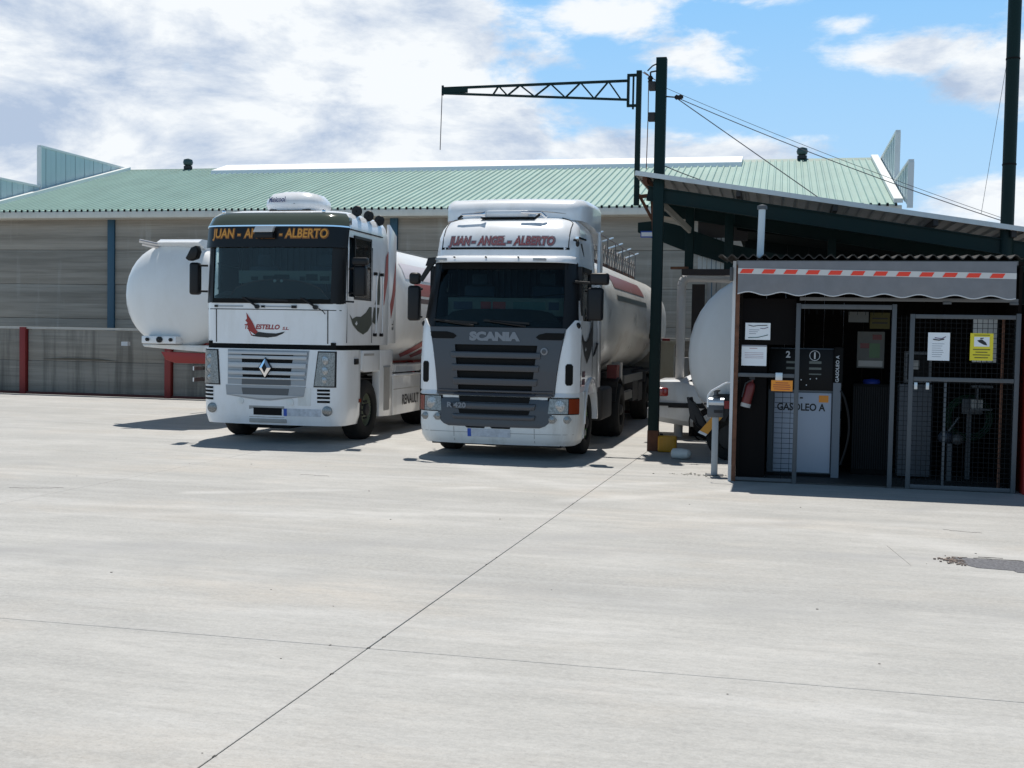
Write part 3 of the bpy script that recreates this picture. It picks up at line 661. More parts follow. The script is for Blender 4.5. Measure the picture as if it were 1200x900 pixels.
B.patch([(.735, -.14, .12), (.765, -.45, .37), (.79, -.70, .62), (.805, -.70, .62), (.78, -.45, .37), (.752, -.14, .12)][:3], off=.028, th=.02, nx=16).build('grille_lip', silver, lip)
# diamond badge
bd = MB(); cx, cz = -.015, 1.235
def dia(a, b): return [(cx, cz-b), (cx+a, cz), (cx, cz+b), (cx-a, cz)]
bx = MB().prism(dia(.115, .17), 1, -.075, -.03).build('badge_back', black, rt)
o_, i_ = dia(.10, .155), dia(.045, .085)
for k in range(4):
    k2 = (k+1) % 4; y = -.078
    MB().add([(o_[k][0], y, o_[k][1]), (o_[k2][0], y, o_[k2][1]), (i_[k2][0], y-.028, i_[k2][1]), (i_[k][0], y-.028, i_[k][1]), (i_[k2][0], y, i_[k2][1]), (i_[k][0], y, i_[k][1])], [(0, 1, 2, 3), (3, 2, 4, 5)]).build('diamond_badge', chrome, bx, fix=False)
# small things on the bumper
for x in (-1.08, .84):
    for z in (.885, .825, .765, .70):
        B.patch([(z-.018, x-.10 if x < 0 else x, x+.10 if x < 0 else x+.20), (z+.018, x-.10 if x < 0 else x, x+.10 if x < 0 else x+.20)], off=.004, th=.01, nx=4).build('vent_slot', blackm, rt)
for x in (-.995, 1.0):
    y = B.fy(x, .55); f_ = MB().lathe([(.082, .02), (.082, -.02), (.07, -.025), (.02, -.03), (.001, -.03)], (x, y, .55), 1, 24).build('fog_lamp', lens, rt)
for x in (-.47, .40):
    y = B.fy(x, .68); MB().lathe([(.055, .01), (.055, -.012), (.001, -.018)], (x, y, .68), 1, 18).build('towing_cap', white_dirty, rt)
B.patch(rect(.42, .61, -.32, .29, 1), off=.002, th=.01, nx=8).build('plate_recess', grey_m, rt)
B.patch(rect(.46, .58, -.24, .25, 1), off=.006, th=.01, nx=8).build('recess_dark', blackm, rt)
pl = B.patch(rect(.455, .575, .30, .90, 1), off=.010, th=.012, nx=8).build('number_plate', smud, rt)
B.patch(rect(.455, .575, .285, .34, 1), off=.014, th=.012, nx=2).build('plate_band', bluep, pl)
B.patch(rect(.63, .92, .52, .735, 1), off=.005, th=.012, nx=3).build('bumper_patch', white_dirty, rt)
MB().box(-.32, .32, B.fy(0, .4)-.01, B.fy(0, .4)+.1, .335, .40).build('step_slot', grey_m, rt, bev=.01)
# right and left flanks below the cab
for s in (-1, 1):
    def bx_(n, m, x0, x1, *a, **k): return box(n, m, rt, min(s*x0, s*x1), max(s*x0, s*x1), *a, **k)
    MB().prism([(1.0, 1.20), (1.02, 1.53), (1.92, 1.53), (1.92, 1.18), (1.78, 1.16), (1.12, 1.16)], 0, min(s*1.10, s*1.238), max(s*1.10, s*1.238)).build('wheel_arch', white, rt, bev=.008)
    fd = MB().prism([(1.90, .36), (1.92, 1.16), (1.925, 1.53), (2.62, 1.53), (2.62, .33)], 0, min(s*1.10, s*1.238), max(s*1.10, s*1.238)).build('rear_fender', white, rt, bev=.01)
    MB().box(min(s*1.235, s*1.242), max(s*1.235, s*1.242), 2.14, 2.46, .45, 1.22).build('step_recess', grey_m, fd)
    MB().box(min(s*1.24, s*1.246), max(s*1.24, s*1.246), 2.11, 2.49, 1.22, 1.25).build('step_edge', silverd, fd)
    bx_('side_handle', black, 1.235, 1.262, .62, .80, 1.30, 1.40, bev=.012)
    bx_('side_marker', orange, 1.236, 1.25, .86, .95, .66, .72)
    bx_('grab_slot', grey_m, 1.236, 1.244, 1.1, 1.6, 1.44, 1.48)
    MB().box(min(s*.6, s*1.1), max(s*.6, s*1.1), 1.0, 2.0, 1.12, 1.18).build('arch_liner', blackm, rt)
    sk = MB().box(min(s*1.16, s*1.235), max(s*1.16, s*1.235), 2.66, 4.35, .33, 1.04).build('side_skirt', white, rt, bev=.012)
    MB().box(min(s*.75, s*1.25), max(s*.75, s*1.25), 2.64, 4.4, 1.04, 1.075).build('skirt_top', white, sk, bev=.01)
    MB().box(min(s*1.232, s*1.238), max(s*1.232, s*1.238), 2.70, 4.33, .80, .812).build('skirt_seam', grey_m, sk)
    wheel(rt, s*1.06, 1.36, .51, .33, side=s)
    wheel(rt, s*.98, 5.15, .51, .58, side=s)
    MB().prism([(2.55+0, 1.65), (2.95, 1.65), (2.95, 3.62), (2.55, 3.80)], 0, min(s*1.12, s*1.18), max(s*1.12, s*1.18)).build('side_deflector', white, rt, bev=.01)
    MB().box(min(s*1.09, s*1.175), max(s*1.09, s*1.175), 4.75, 5.6, 1.08, 1.12).build('rear_mudguard', black, rt)
text('letters', 'RENAULT', mat('dark_letter', (.03, .03, .035), .5), sk, lambda u, v: (1.2405, 3.72+u, .585+v), .26, bold=.006, width=1.02)
# decals on the right flank
sd = lambda u, v: (1.214, u, v)
def dec_side(name, pts, m, x, parent=rt): 
    me = bpy.data.meshes.new(name); me.from_pydata([(x, u, v) for u, v in pts], [], [tuple(range(len(pts)))]); me.materials.append(m); return link(name, me, parent)
greend = mat('olive_print', (.045, .055, .04), .5)
dec_side('wing_dark', [(.46, 2.14), (.60, 2.06), (.78, 2.10), (1.0, 2.10), (1.25, 2.18), (1.48, 2.32), (1.54, 2.30), (1.54, 1.98), (1.36, 1.86), (1.12, 1.80), (.86, 1.86), (.62, 1.96)], greend, 1.2095)
dec_side('eagle_eye', [(.72, 1.98), (.80, 2.03), (.84, 1.98), (.78, 1.95)], white, 1.2125)
dec_side('wing_dark', [(1.58, 2.02), (1.80, 1.96), (1.92, 2.2), (1.98, 2.5), (1.95, 2.95), (1.86, 2.75), (1.78, 2.45), (1.64, 2.28)], greend, 1.2095)
for s in (1,):
    MB().prism([(2.60, 2.35), (2.72, 2.55), (2.90, 3.15), (2.90, 2.62), (2.80, 2.35), (2.66, 2.1)], 0, s*1.181, s*1.184).build('red_swoosh', red, rt)
    dec_side('red_swoosh', [(2.08, 2.2), (2.2, 2.35), (2.38, 2.8), (2.40, 3.3), (2.28, 3.2), (2.2, 2.8), (2.1, 2.5)], red, 1.2095)
    text('letters', 'S.L.', inkb, rt, lambda u, v: (1.184, 2.76-v*.9, 1.98+u), .13, bold=.004)
for s in (-1, 1):
    for y in (1.66, 2.0): 
        hb = MB().path([(s*1.21, y, 1.80), (s*1.25, y, 1.84), (s*1.25, y, 2.82), (s*1.21, y, 2.86)], .014).build('grab_bar', alu, rt)
        MB().tube((s*1.20, y, 1.80), (s*1.26, y, 1.80), .03).tube((s*1.20, y, 2.86), (s*1.26, y, 2.86), .03).build('end_cap', black, hb)
# chassis
ch = MB()
for x in (-.45, .37): ch.box(x, x+.08, .5, 6.1, .75, 1.02)
ch.box(-.9, .9, 1.42, 1.58, .42, .56).box(-.8, .8, 5.05, 5.25, .42, .6).box(-.5, .5, .6, 2.4, .5, 1.45).box(-1.05, -.5, 2.7, 4.2, .42, .98).box(.5, 1.05, 2.7, 4.2, .42, .98)
ch.build('chassis', greyd, rt)
MB().prism([(4.6, 1.05), (5.7, 1.02), (5.75, 1.16), (5.0, 1.22), (4.6, 1.16)], 0, -.42, .42).build('coupling_plate', greyd, rt)
MB().box(-.35, .35, .1, .8, .24, .32).build('underrun', blackm, rt)

# ================================================================== tanker semi-trailers
def ering(cx, cz, hx, hz, y, n=36, p=1.0):
    out = []
    for i in range(n):
        t = 2*math.pi*i/n+math.pi/2; c, s = math.cos(t), math.sin(t)
        out.append((cx+hx*math.copysign(abs(c)**p, c), y, cz+hz*math.copysign(abs(s)**p, s)))
    return out
def tank_body(parent, y0, y1, cz, hx, hz, m, name='tank', p=.92, dome=.42):
    rings = []
    for k in range(7):
        t = math.pi/2*k/6; rings.append(ering(0, cz, max(.02, hx*math.sin(t)), max(.02, hz*math.sin(t)), y0+dome*(1-math.cos(t)) if False else y0+dome-dome*math.cos(t), p=p))
    n = 8
    for k in range(1, n): rings.append(ering(0, cz, hx, hz, y0+dome+(y1-y0-2*dome)*k/n, p=p))
    for k in range(6, -1, -1):
        t = math.pi/2*k/6; rings.append(ering(0, cz, max(.02, hx*math.sin(t)), max(.02, hz*math.sin(t)), y1-dome+dome*math.cos(t), p=p))
    return MB().loft(rings).build(name, m, parent, ang=60)
def side_stripe(parent, name, m, ys, cz, hx, hz, a0, a1, p=.92, s=1, off=.006):
    """strip wrapped on the tank skin between angles a0..a1 (degrees above the horizontal)"""
    vs = []; n = 6
    for y in ys:
        for k in range(n+1):
            t = R(a0+(a1-a0)*k/n); c, q = math.cos(t), math.sin(t)
            vs.append((s*((hx+off)*abs(c)**p), y, cz+(hz+off)*math.copysign(abs(q)**p, q)))
    fs = [(j*(n+1)+k, j*(n+1)+k+1, (j+1)*(n+1)+k+1, (j+1)*(n+1)+k) for j in range(len(ys)-1) for k in range(n)]
    return MB().add(vs, fs).build(name, m, parent, fix=False)
def skin_poly(parent, name, m, pts, cz, hx, hz, p=.92, off=.008, s=1):   # polygon (y, z) laid on the tank side
    mb = MB(); pts = [(y, z) for y, z in pts]
    bm = bmesh.new(); vs = [bm.verts.new((y, z, 0)) for y, z in pts]; bm.faces.new(vs)
    bmesh.ops.triangulate(bm, faces=bm.faces[:])
    bmesh.ops.subdivide_edges(bm, edges=bm.edges[:], cuts=3, use_grid_fill=True)
    bm.verts.ensure_lookup_table(); V = []
    for v in bm.verts:
        q = max(-1, min(1, (v.co.y-cz)/(hz+off))); a = abs(q)**(1/p); V.append((s*(hx+off)*math.sqrt(max(0, 1-a*a))**p, v.co.x, v.co.y))
    Fc = [tuple(w.index for w in f.verts) for f in bm.faces]; bm.verts.index_update(); Fc = [tuple(w.index for w in f.verts) for f in bm.faces]; bm.free()
    return MB().add(V, Fc).build(name, m, parent, fix=False)
def trailer(loc, label, length, cz, hx, hz, m, group, wheels=(7.2, 8.5, 9.8), y_tank=0, p=.92, legs=True, rail=None):
    t = thing('tanker_trailer', label, 'tanker trailer', loc, group)
    tank_body(t, y_tank, y_tank+length, cz, hx, hz, m, p=p)
    bot = cz-hz
    sk = MB()
    for s in (-1, 1): sk.prism([(y_tank+.6, bot+.18), (y_tank+length-.5, bot+.12), (y_tank+length-.5, bot-.12), (3.2, bot-.12), (2.6, bot+.02), (y_tank+.6, bot+.02)], 0, s*.48-.05, s*.48+.05)
    sk.build('chassis_rail', red if rail is None else rail, t)
    for y in wheels:
        for s in (-1, 1): wheel(t, s*1.03, y, .50, .36, side=s)
        MB().tube((-1, y, .5), (1, y, .5), .06).build('axle', greyd, t)
    for s in (-1, 1):
        MB().prism([(wheels[0]-.65, .9), (wheels[0]-.5, 1.12), (wheels[-1]+.5, 1.12), (wheels[-1]+.7, .85), (wheels[-1]+.66, .84), (wheels[-1]+.46, 1.08), (wheels[0]-.46, 1.08), (wheels[0]-.61, .88)], 0, min(s*.82, s*1.22), max(s*.82, s*1.22)).build('mudguard', greyd if m is tank_dirty else white_dirty, t)  # dark on the grimy tank's trailer, standing for the shadow around it
        MB().bar((s*1.15, 3.2, .75), (s*1.15, wheels[0]-.8, .75), .03, .09).bar((s*1.15, 3.2, 1.0), (s*1.15, wheels[0]-.8, 1.0), .03, .09).build('side_guard', grey_m if m is tank_dirty else alu, t)  # duller guards there too, putting that shadow into the colour
        if legs:
            lg = MB().box(s*.62-.06, s*.62+.06, 2.55, 2.67, .12, bot+.05).build('landing_leg', rail or red, t)
            MB().box(s*.62-.14, s*.62+.14, 2.48, 2.74, .0 if legs == 2 else .06, .03 if legs == 2 else .10).build('foot', greyd, lg)
    top = cz+hz
    cw = MB().box(-.28, .28, y_tank+.7, y_tank+length-.6, top-.02, top+.03).build('catwalk', alu, t)
    for y in [y_tank+1.2+1.55*k for k in range(int((length-2)/1.55))]:
        h = MB().tube((-.32, y+.4, top), (-.32, y+.4, top+.10), .24, 20).build('manhole_lid', alu, t)
    return t, top
# trailer 1: behind and left of lorry 1
t1, top1 = trailer((-11.57, 20.3, 0), 'white tanker trailer with plain domed front left of the silver-grille lorry', 9.5, 2.54, 1.10, 1.05, tankw, 'tanker trailers', p=.95, legs=False)
for s in (-1, 1):
    lg = MB().box(s*.5-.06, s*.5+.06, 4.1, 4.22, .02, 1.5).build('landing_leg', red, t1); MB().box(s*.5-.14, s*.5+.14, 4.03, 4.29, .0, .03).build('foot', greyd, lg)
MB().prism([(.1, 3.55), (.25, 3.62), (8.5, 3.62), (8.5, 3.5), (.5, 3.38)], 0, -.28, .62).build('top_box', white, t1)
fr = MB().tube((-.62, .05, 3.58), (-.25, .3, 3.50), .035).tube((-.60, .12, 3.52), (-.22, .36, 3.44), .03).build('folding_rail', alu, t1)
lb = MB().box(-.52, .22, -.03, .3, 1.58, 1.73).build('front_light_box', white, t1, bev=.02)
for x, r in ((-.38, .035), (-.12, .06), (.12, .035)): MB().lathe([(r, .0), (r, -.04), (.005, -.05)], (x, -.03, 1.66), 1, 14).build('coupling_socket', black, lb)
MB().prism([(-.65, 1.56), (-.60, 1.51), (.8, 1.42), (1.05, 1.46), (1.05, 1.56)], 1, .2, 2.4).build('front_pan', white_dirty, t1, bev=.02)
MB().prism([(-.30, 1.42), (1.0, 1.40), (1.0, 1.20), (-.0, 1.20), (-.20, 1.27)], 1, .32, .6).build('red_crossmember', red, t1, bev=.01)
MB().box(-1.16, -1.02, .3, .4, 1.52, 1.60).build('side_marker', silver, t1)
# trailer 2: coupled to lorry 1
t2, top2 = trailer((-8.2, 20.75, 0), 'white tanker trailer with red flame stripes coupled to the silver-grille lorry', 10.2, 2.42, 1.22, 1.18, tankw, 'tanker trailers', p=.80, legs=1, wheels=(6.4, 7.75, 9.1))
side_stripe(t2, 'pale_band', mat('pale_pink_band', (.66, .60, .62), .4), [.5+k*1.2 for k in range(8)], 2.42, 1.22, 1.18, 20, 38, p=.80)
side_stripe(t2, 'red_band', mat('faded_red_band', (.42, .11, .10), .4), [1.0+k*1.1 for k in range(8)], 2.42, 1.22, 1.18, 6, 17, p=.80)
side_stripe(t2, 'dark_band', mat('dark_red_band', (.08, .04, .045), .4), [1.0+k*1.1 for k in range(8)], 2.42, 1.22, 1.18, 1, 4, p=.80)
for y in (1.6, 3.5, 5.4): side_stripe(t2, 'weld_seam', grey_m, [y, y+.018], 2.42, 1.22, 1.18, -60, 85, p=.80, off=.004)
skin_poly(t2, 'red_flame', red, [(1.1, 1.45), (1.9, 1.70), (2.5, 2.0), (2.9, 2.18), (2.7, 1.92), (2.2, 1.62), (1.5, 1.38)], 2.42, 1.22, 1.18, p=.80)
for y in (1.6, 3.5, 5.4): side_stripe(t2, 'weld_seam', grey_m, [y, y+.018], 2.42, 1.22, 1.18, -60, 85, p=.80, off=.004)
skin_poly(t2, 'red_flame', red, [(1.9, 1.42), (2.8, 1.72), (3.5, 2.05), (4.0, 2.2), (3.7, 1.9), (3.1, 1.6), (2.3, 1.36)], 2.42, 1.22, 1.18, p=.80)
MB().box(1.2, 1.235, .7, 1.3, 2.22, 2.36).build('number_panel', grey_m, t2)
MB().prism([(.2, 1.26), (9.8, 1.22), (9.8, 1.12), (.2, 1.12)], 0, -1.1, 1.1).build('tank_cradle', white_dirty, t2)
# trailer 3: coupled to lorry 2
t3, top3 = trailer((-4.11, 19.55, 0), 'grimy white tanker trailer with brown stripe and top walkway, beside the green post', 11.3, 2.24, 1.24, 1.16, tank_dirty, 'tanker trailers', p=.86, legs=1, wheels=(7.0, 8.35, 9.7))
side_stripe(t3, 'brown_band', mat('brown_red_band', (.20, .06, .045), .35, dirt=.3), [1.6+k*.8 for k in range(7)], 2.24, 1.24, 1.16, 24, 40, p=.86)
side_stripe(t3, 'dark_band', mat('black_green_band', (.02, .03, .03), .35), [1.6+k*.8 for k in range(7)], 2.24, 1.24, 1.16, 12, 17, p=.86)
for y in (.45, 4.1, 6.9, 9.3): side_stripe(t3, 'tank_hoop', alu, [y, y+.06], 2.24, 1.24, 1.16, -80, 80, p=.86, off=.012)
wk = MB()
for y in [.6+1.25*k for k in range(9)]:
    wk.tube((.42, y, top3-.06), (.42, y, top3+.62), .013, 6)
for x in (.42,):
    wk.tube((x, .6, top3+.62), (x, 10.6, top3+.62), .016, 6); wk.tube((x, .6, top3+.34), (x, 10.6, top3+.34), .012, 6)
railm = mat('rail_grey', (.13, .12, .115), .6)
wk.build('handrail', railm, t3)
for y in [.9+1.55*k for k in range(7)]:
    MB().bar((.20, y, top3+.52), (.50, y+.3, top3+.66), .05, .025).build('rail_bracket', alu, t3)
MB().box(-.4, .4, .5, 10.6, top3-.10, top3+.06).build('walkway', rust, t3)
wm2 = MB()
for k in range(24):
    y_ = .65+k*.42; wm2.bar((.41, y_, top3+.03), (.41, y_+.40, top3+.45), .012, .010); wm2.bar((.41, y_+.40, top3+.03), (.41, y_, top3+.45), .012, .010)
wm2.build('guard_mesh', railm, t3, kind='stuff')
ld = MB().tube((1.18, 2.9, 1.3), (.98, 2.9, 2.95), .02).tube((1.18, 3.3, 1.3), (.98, 3.3, 2.95), .02)
MB().box(1.02, 1.2, 4.3, 5.2, .55, .95).box(1.02, 1.2, 5.3, 6.0, .5, .9).build('side_locker', greyd, t3)  # lockers coloured dark for the shadow along this side
for z in (.95, .62): MB().box(1.14, 1.19, 3.0, 6.1, z, z+.16).build('side_plank', mat('grey_slat', (.12, .12, .115), .8), t3)
MB().box(1.0, 1.18, 1.9, 2.3, 1.08, 1.34).build('red_box', mat('dark_red_box', (.14, .012, .01), .5), t3)
MB().box(1.02, 1.20, 2.34, 2.6, 1.02, 1.38).build('grey_box', grey_m, t3)
MB().tube((1.21, 7.2, 2.0), (1.27, 7.2, 2.0), .16, 16).build('round_marker', blackm, t3)
MB().prism([(.4, 1.2), (10.8, 1.15), (10.8, 1.02), (.4, 1.02)], 0, -.9, .9).build('tank_cradle', greyd, t3)

# ================================================================== LORRY 2: white tractor unit with charcoal grille
SC = (-4.11, 16.7, 0)
st = thing('tractor_unit', 'white lorry cab with charcoal slatted grille and roof spoiler nearest the canopy', 'lorry', SC)
sca = Shell([(.95, 1.22, .05, .20, .10, 2.3), (1.45, 1.22, .05, .20, .10, 2.3), (1.98, 1.21, .08, .22, .10, 2.3), (2.5, 1.17, .22, .24, .10, 2.3), (3.00, 1.13, .36, .26, .09, 2.3), (3.18, 1.12, .40, .26, .09, 2.3),
             (3.36, 1.11, .46, .27, .08, 2.3), (3.50, 1.09, .56, .30, .07, 2.28), (3.62, 1.05, .72, .32, .06, 2.25), (3.70, .98, .95, .34, .04, 2.2)])
xsS = [0, .25, .5, .75, .93]; ysS = [.50, .72, 1.10, 1.45, 1.52, 1.9]
def skS(c):
    if 1.99 < c.z < 2.95 and c.y < .62 and abs(c.x) < 1.185: return True
    if abs(c.x) > 1.06 and .70 < c.y < 1.46 and 2.1 < c.z < 2.85: return True
    return False
zS = [.95, 1.2, 1.45, 1.7, 1.98, 2.1, 2.4, 2.65, 2.85, 2.97, 3.08, 3.18, 3.28, 3.36, 3.43, 3.50, 3.56, 3.62, 3.67, 3.70]
sca.build(zS, xsS, ysS, skS, bottom=True).build('cab_shell', white, st, ang=30)
sca.build(zS[2:11], xsS, ysS, skS, inset=.045, bottom=True).build('cab_lining', linerd, st)
wss = sca.patch(rect(1.975, 2.97, -1.03, 1.03, 8), off=.004, th=.006, nx=20).build('windscreen', gm, st)
for s in (-1, 1):
    sca.patch([(1.96, s*.99, s*1.195), (2.45, s*.985, s*1.15), (2.98, s*.95, s*1.105)], off=.012, th=.03, nx=6).build('screen_pillar', black, wss)
    g = MB().box(min(s*1.160, s*1.166), max(s*1.160, s*1.166), .66, 1.50, 2.06, 2.90).build('side_window', gm2, st)
    fr = MB()
    for (y0, y1, z0, z1) in ((.56, .72, 2.02, 2.92), (1.46, 1.52, 2.02, 2.92), (.66, 1.5, 2.84, 2.92), (.6, 1.5, 2.02, 2.1)): fr.box(min(s*1.135, s*1.195), max(s*1.135, s*1.195), y0, y1, z0, z1)
    fr.build('window_frame', black, g)
sca.patch([(2.86, -1.0, 1.0), (2.975, -1.0, 1.0)], off=.014, th=.012, nx=20).build('screen_header', blackm, wss)
# interior
MB().prism([(.20, 1.75), (.32, 2.06), (.66, 2.14), (.9, 2.05), (.95, 1.75)], 0, -1.1, 1.1).build('dashboard', linerd, st, bev=.03)
dh = [(-.92+1.84*i/12, 2.08+.18*math.sqrt(max(0, 1-((-.92+1.84*i/12)/.92)**4))) for i in range(13)]
MB().prism([(x, z) for x, z in dh]+[(.92, 2.02), (-.92, 2.02)], 1, .34, .40).build('dash_cowl', linerd, st)
MB().lathe([(.22, 0), (.235, .012), (.22, .024), (.205, .012)], (.55, .66, 2.22), 1, 28, closed=True).build('steering_wheel', black, st)
for x in (-.55, .55): MB().box(x-.25, x+.25, 1.12, 1.28, 1.9, 2.65).box(x-.13, x+.13, 1.14, 1.24, 2.65, 2.85).box(x-.25, x+.25, .75, 1.2, 1.75, 1.95).build('seat', curtain, st, bev=.04)
cu = MB()
for i in range(40):
    a = -1.06+2.12*i/40; cu.box(a, a+.048, 1.66+.02*(i % 2), 1.70+.02*(i % 2), 1.7, 3.05)
cu.build('curtain', curtain, st)
bb_ = MB().box(-.86, .95, .42, .43, 2.16, 2.43).build('reflected_banner', mat('reflection_grey', (.16, .18, .17), .8), st)  # stands in for signage reflected on the glass
for x, w, m in ((-.62, .30, mat('navy_dull', (.02, .03, .07))), (-.26, .16, redl), (-.05, .20, redl), (.42, .50, mat('teal_print', (.05, .12, .12))), (.80, .16, MATS['navy_dull'])):
    MB().box(x-w/2, x+w/2, .412, .418, 2.25, 2.37).build('reflected_mark', m, bb_)  # coloured blocks imitate the reflected lettering
MB().path([(-.95, .45, 2.47), (-.2, .45, 2.44), (.0, .45, 2.435), (.5, .45, 2.45), (1.0, .45, 2.50)], .008).build('wire', black, st)
MB().prism([(.12, 2.10), (.20, 2.10), (.16, 2.24)], 1, .36, .38).build('pennant', paper, st)
# sun visor
sv = []
for z, o in ((3.07, .03), (3.05, .16), (3.02, .21), (2.965, .235), (2.955, .22), (3.03, .13), (3.05, .015)): sv.append((z, o))
vm = MB(); n = 24; rows = []
for z, o in sv: rows.append([(-1.12+2.24*i/n, sca.fy(-1.12+2.24*i/n, 3.02)-o*(1-.55*abs(-1+2*i/n)**6), z) for i in range(n+1)])
m_ = n+1; vs = [p for r in rows for p in r]; k_ = len(rows)
vm.add(vs, [((j*m_+i), (j*m_+i+1), (((j+1) % k_)*m_+i+1), (((j+1) % k_)*m_+i)) for j in range(k_) for i in range(n)]+[tuple(j*m_ for j in range(k_)), tuple(j*m_+n for j in range(k_-1, -1, -1))])
vis = vm.build('sun_visor', white, st, ang=50)
for x in (-.93, .62):
    box('visor_lamp', silverd, vis, x-.10, x+.10, sca.fy(x, 3.02)-.245, sca.fy(x, 3.02)-.2, 2.985, 3.02, .006)
for x in (-.7, -.2, .3): MB().tube((x, sca.fy(x, 3.0)-.25, 3.03), (x, sca.fy(x, 3)-.2, 3.03), .012).build('visor_screw', black, vis)
# header panel groove and letters
sca.patch([(3.165, -1.0, 1.0), (3.20, -1.0, 1.0)], off=.004, th=.02, nx=20).build('panel_groove', blackm, st)
for s in (-1, 1): MB().path([(s*.99, sca.fy(.99, z)-.006, z) for z in (3.18, 3.3, 3.4, 3.5, 3.6)]+[(s*.93, sca.fy(.93, 3.65)-.01, 3.655), (s*.80, sca.fy(.8, 3.69)-.01, 3.695)], .007, 6).build('panel_seam', blackm, st)
tx = (('JUAN', -.70, .34), ('-', -.475, .05), ('ANGEL', -.19, .43), ('-', .09, .05), ('ALBERTO', .47, .62))
for s_, cx, w in tx:
    text('letters_outline', s_, mat('grey_outline', (.22, .20, .22), .5), st, sca.on(cx, 3.29, .006), .185, bold=.020, shear=.15, width=w+.04)
    text('letters', s_, redl, st, sca.on(cx, 3.292, .010), .175, bold=.004, shear=.15, width=w)
    text('letters_core', s_, mat('pale_core', (.55, .50, .50), .5), st, sca.on(cx, 3.292, .0125), .17, bold=-.006, shear=.15, width=w-.01)
# roof spoiler
rings = []
for y, hx, zt, zb in ((.98, .93, 3.80, 3.66), (1.02, 1.02, 3.90, 3.66), (1.12, 1.09, 3.98, 3.66), (1.35, 1.14, 4.02, 3.65), (1.8, 1.16, 4.04, 3.62), (2.35, 1.17, 4.05, 3.55), (2.55, 1.165, 4.04, 3.4)):
    r = .13; pts = [(-hx, zb)]
    for i in range(6):
        t = math.pi/2*i/5; pts.append((-hx+r-r*math.cos(t), zt-r+r*math.sin(t)))
    for i in range(1, 8): pts.append((-hx+r+(2*hx-2*r)*i/8, zt+.02*math.sin(math.pi*i/8)))
    for i in range(6):
        t = math.pi/2*(1-i/5); pts.append((hx-r+r*math.cos(t), zt-r+r*math.sin(t)))
    pts.append((hx, zb)); rings.append([(x, y, z) for x, z in pts])
sp = MB().loft(rings).build('roof_spoiler', white, st, ang=45)
MB().path([(-.86, .985, 3.68), (-.80, .975, 3.74), (-.55, .97, 3.79), (0, .965, 3.81), (.5, .97, 3.80), (.86, .985, 3.76)], .006, 6).build('spoiler_seam', grey_m, sp)
ac2 = MB().box(-.38, .30, .80, 1.0, 3.69, 3.80).build('roof_unit', white, st, bev=.03)
box('unit_shadow_gap', blackm, ac2, -.46, .40, .78, .98, 3.675, 3.695)
for x in (-.72, .50):
    h = MB().tube((x-.02, .70, 3.72), (x+.30, .70, 3.73), .022, 10).tube((x+.28, .70, 3.73), (x+.36, .70, 3.73), .022, 10, r2=.05).build('air_horn', chrome, st) if x < 0 else MB().tube((x-.30, .72, 3.76), (x+.02, .72, 3.75), .020, 10, r2=.03).tube((x+.02, .72, 3.75), (x+.10, .72, 3.68), .022, 10).build('air_horn', chrome, st)
    MB().tube((x-.08, .70, 3.66), (x+.0, .70, 3.72), .02).build('bracket', black, h)
# charcoal grille panel wrapping the front
def gedge(z):
    L_ = lerp([(.49, -.70), (.52, -.78), (.58, -.85), (.72, -.885), (1.0, -.90), (1.24, -.92), (1.6, -.97), (1.92, -1.03), (1.985, -1.04)], z)[0]
    return L_, -L_
rows = [(z, *gedge(z)) for z in (.49, .52, .56, .62, .72, .86, 1.0, 1.2, 1.4, 1.6, 1.8, 1.92, 1.985)]
low = Shell([(.22, 1.17, .07, .26, .10, 1.0), (.32, 1.22, .0, .28, .10, 1.0), (.5, 1.235, -.03, .28, .10, 1.0), (.95, 1.235, .0, .26, .10, 1.05), (1.02, 1.22, .05, .24, .10, 1.05)])
def slab(rows, m, name, off, th=.02, nx=18, bev=0, parent=st): 
    mb = MB()
    return sca.patch(rows, off=off, th=th, nx=nx).build(name, m, parent, bev=bev)
# side columns and header of the panel, slots left open between proud bars
sl_edges = [(.68, .745), (.855, .945), (1.045, 1.105), (1.22, 1.315), (1.425, 1.51), (1.615, 1.70)]
gp_ = sca.patch([r for r in rows if r[0] >= .94 or True], off=.012, th=.02, nx=24)
gpo = gp_.build('grille_panel', blackm, st)
def col(x0f, x1f, z0, z1, name='grille_column', off=.05):
    rr = [(z0+(z1-z0)*i/6, x0f(z0+(z1-z0)*i/6), x1f(z0+(z1-z0)*i/6)) for i in range(7)]
    return sca.patch(rr, off=off, th=.045, nx=4).build(name, greyp, gpo)
inner = lambda z: lerp([(.49, -.52), (.7, -.55), (1.1, -.57), (1.7, -.635), (1.98, -.65)], z)[0]
col(lambda z: gedge(z)[0], inner, .52, 1.72); col(lambda z: -inner(z), lambda z: gedge(z)[1], .52, 1.72)
sca.patch([(1.715, *gedge(1.715)), (1.80, *gedge(1.8)), (1.90, *gedge(1.9)), (1.975, *gedge(1.975))], off=.052, th=.045, nx=24).build('grille_header', greyp, gpo)
bars = [(.49, .675), (.75, .85), (.95, .99), (1.005, 1.04), (1.11, 1.215), (1.32, 1.42), (1.515, 1.61)]
for z0, z1 in bars:
    zz_ = [z0+(z1-z0)*i/3 for i in range(4)]
    f = (lambda z: (inner(z)-.07, -inner(z)+.07)) if z0 > .5 else (lambda z: gedge(z))
    if z0 in (.95, 1.005): f = lambda z: (gedge(z)[0]+.02, gedge(z)[1]-.02)
    sca.patch([(z, *f(z)) for z in zz_], off=.075 if z0 > .5 else .055, th=.06, nx=24).build('grille_bar', greyp, gpo, bev=.012)
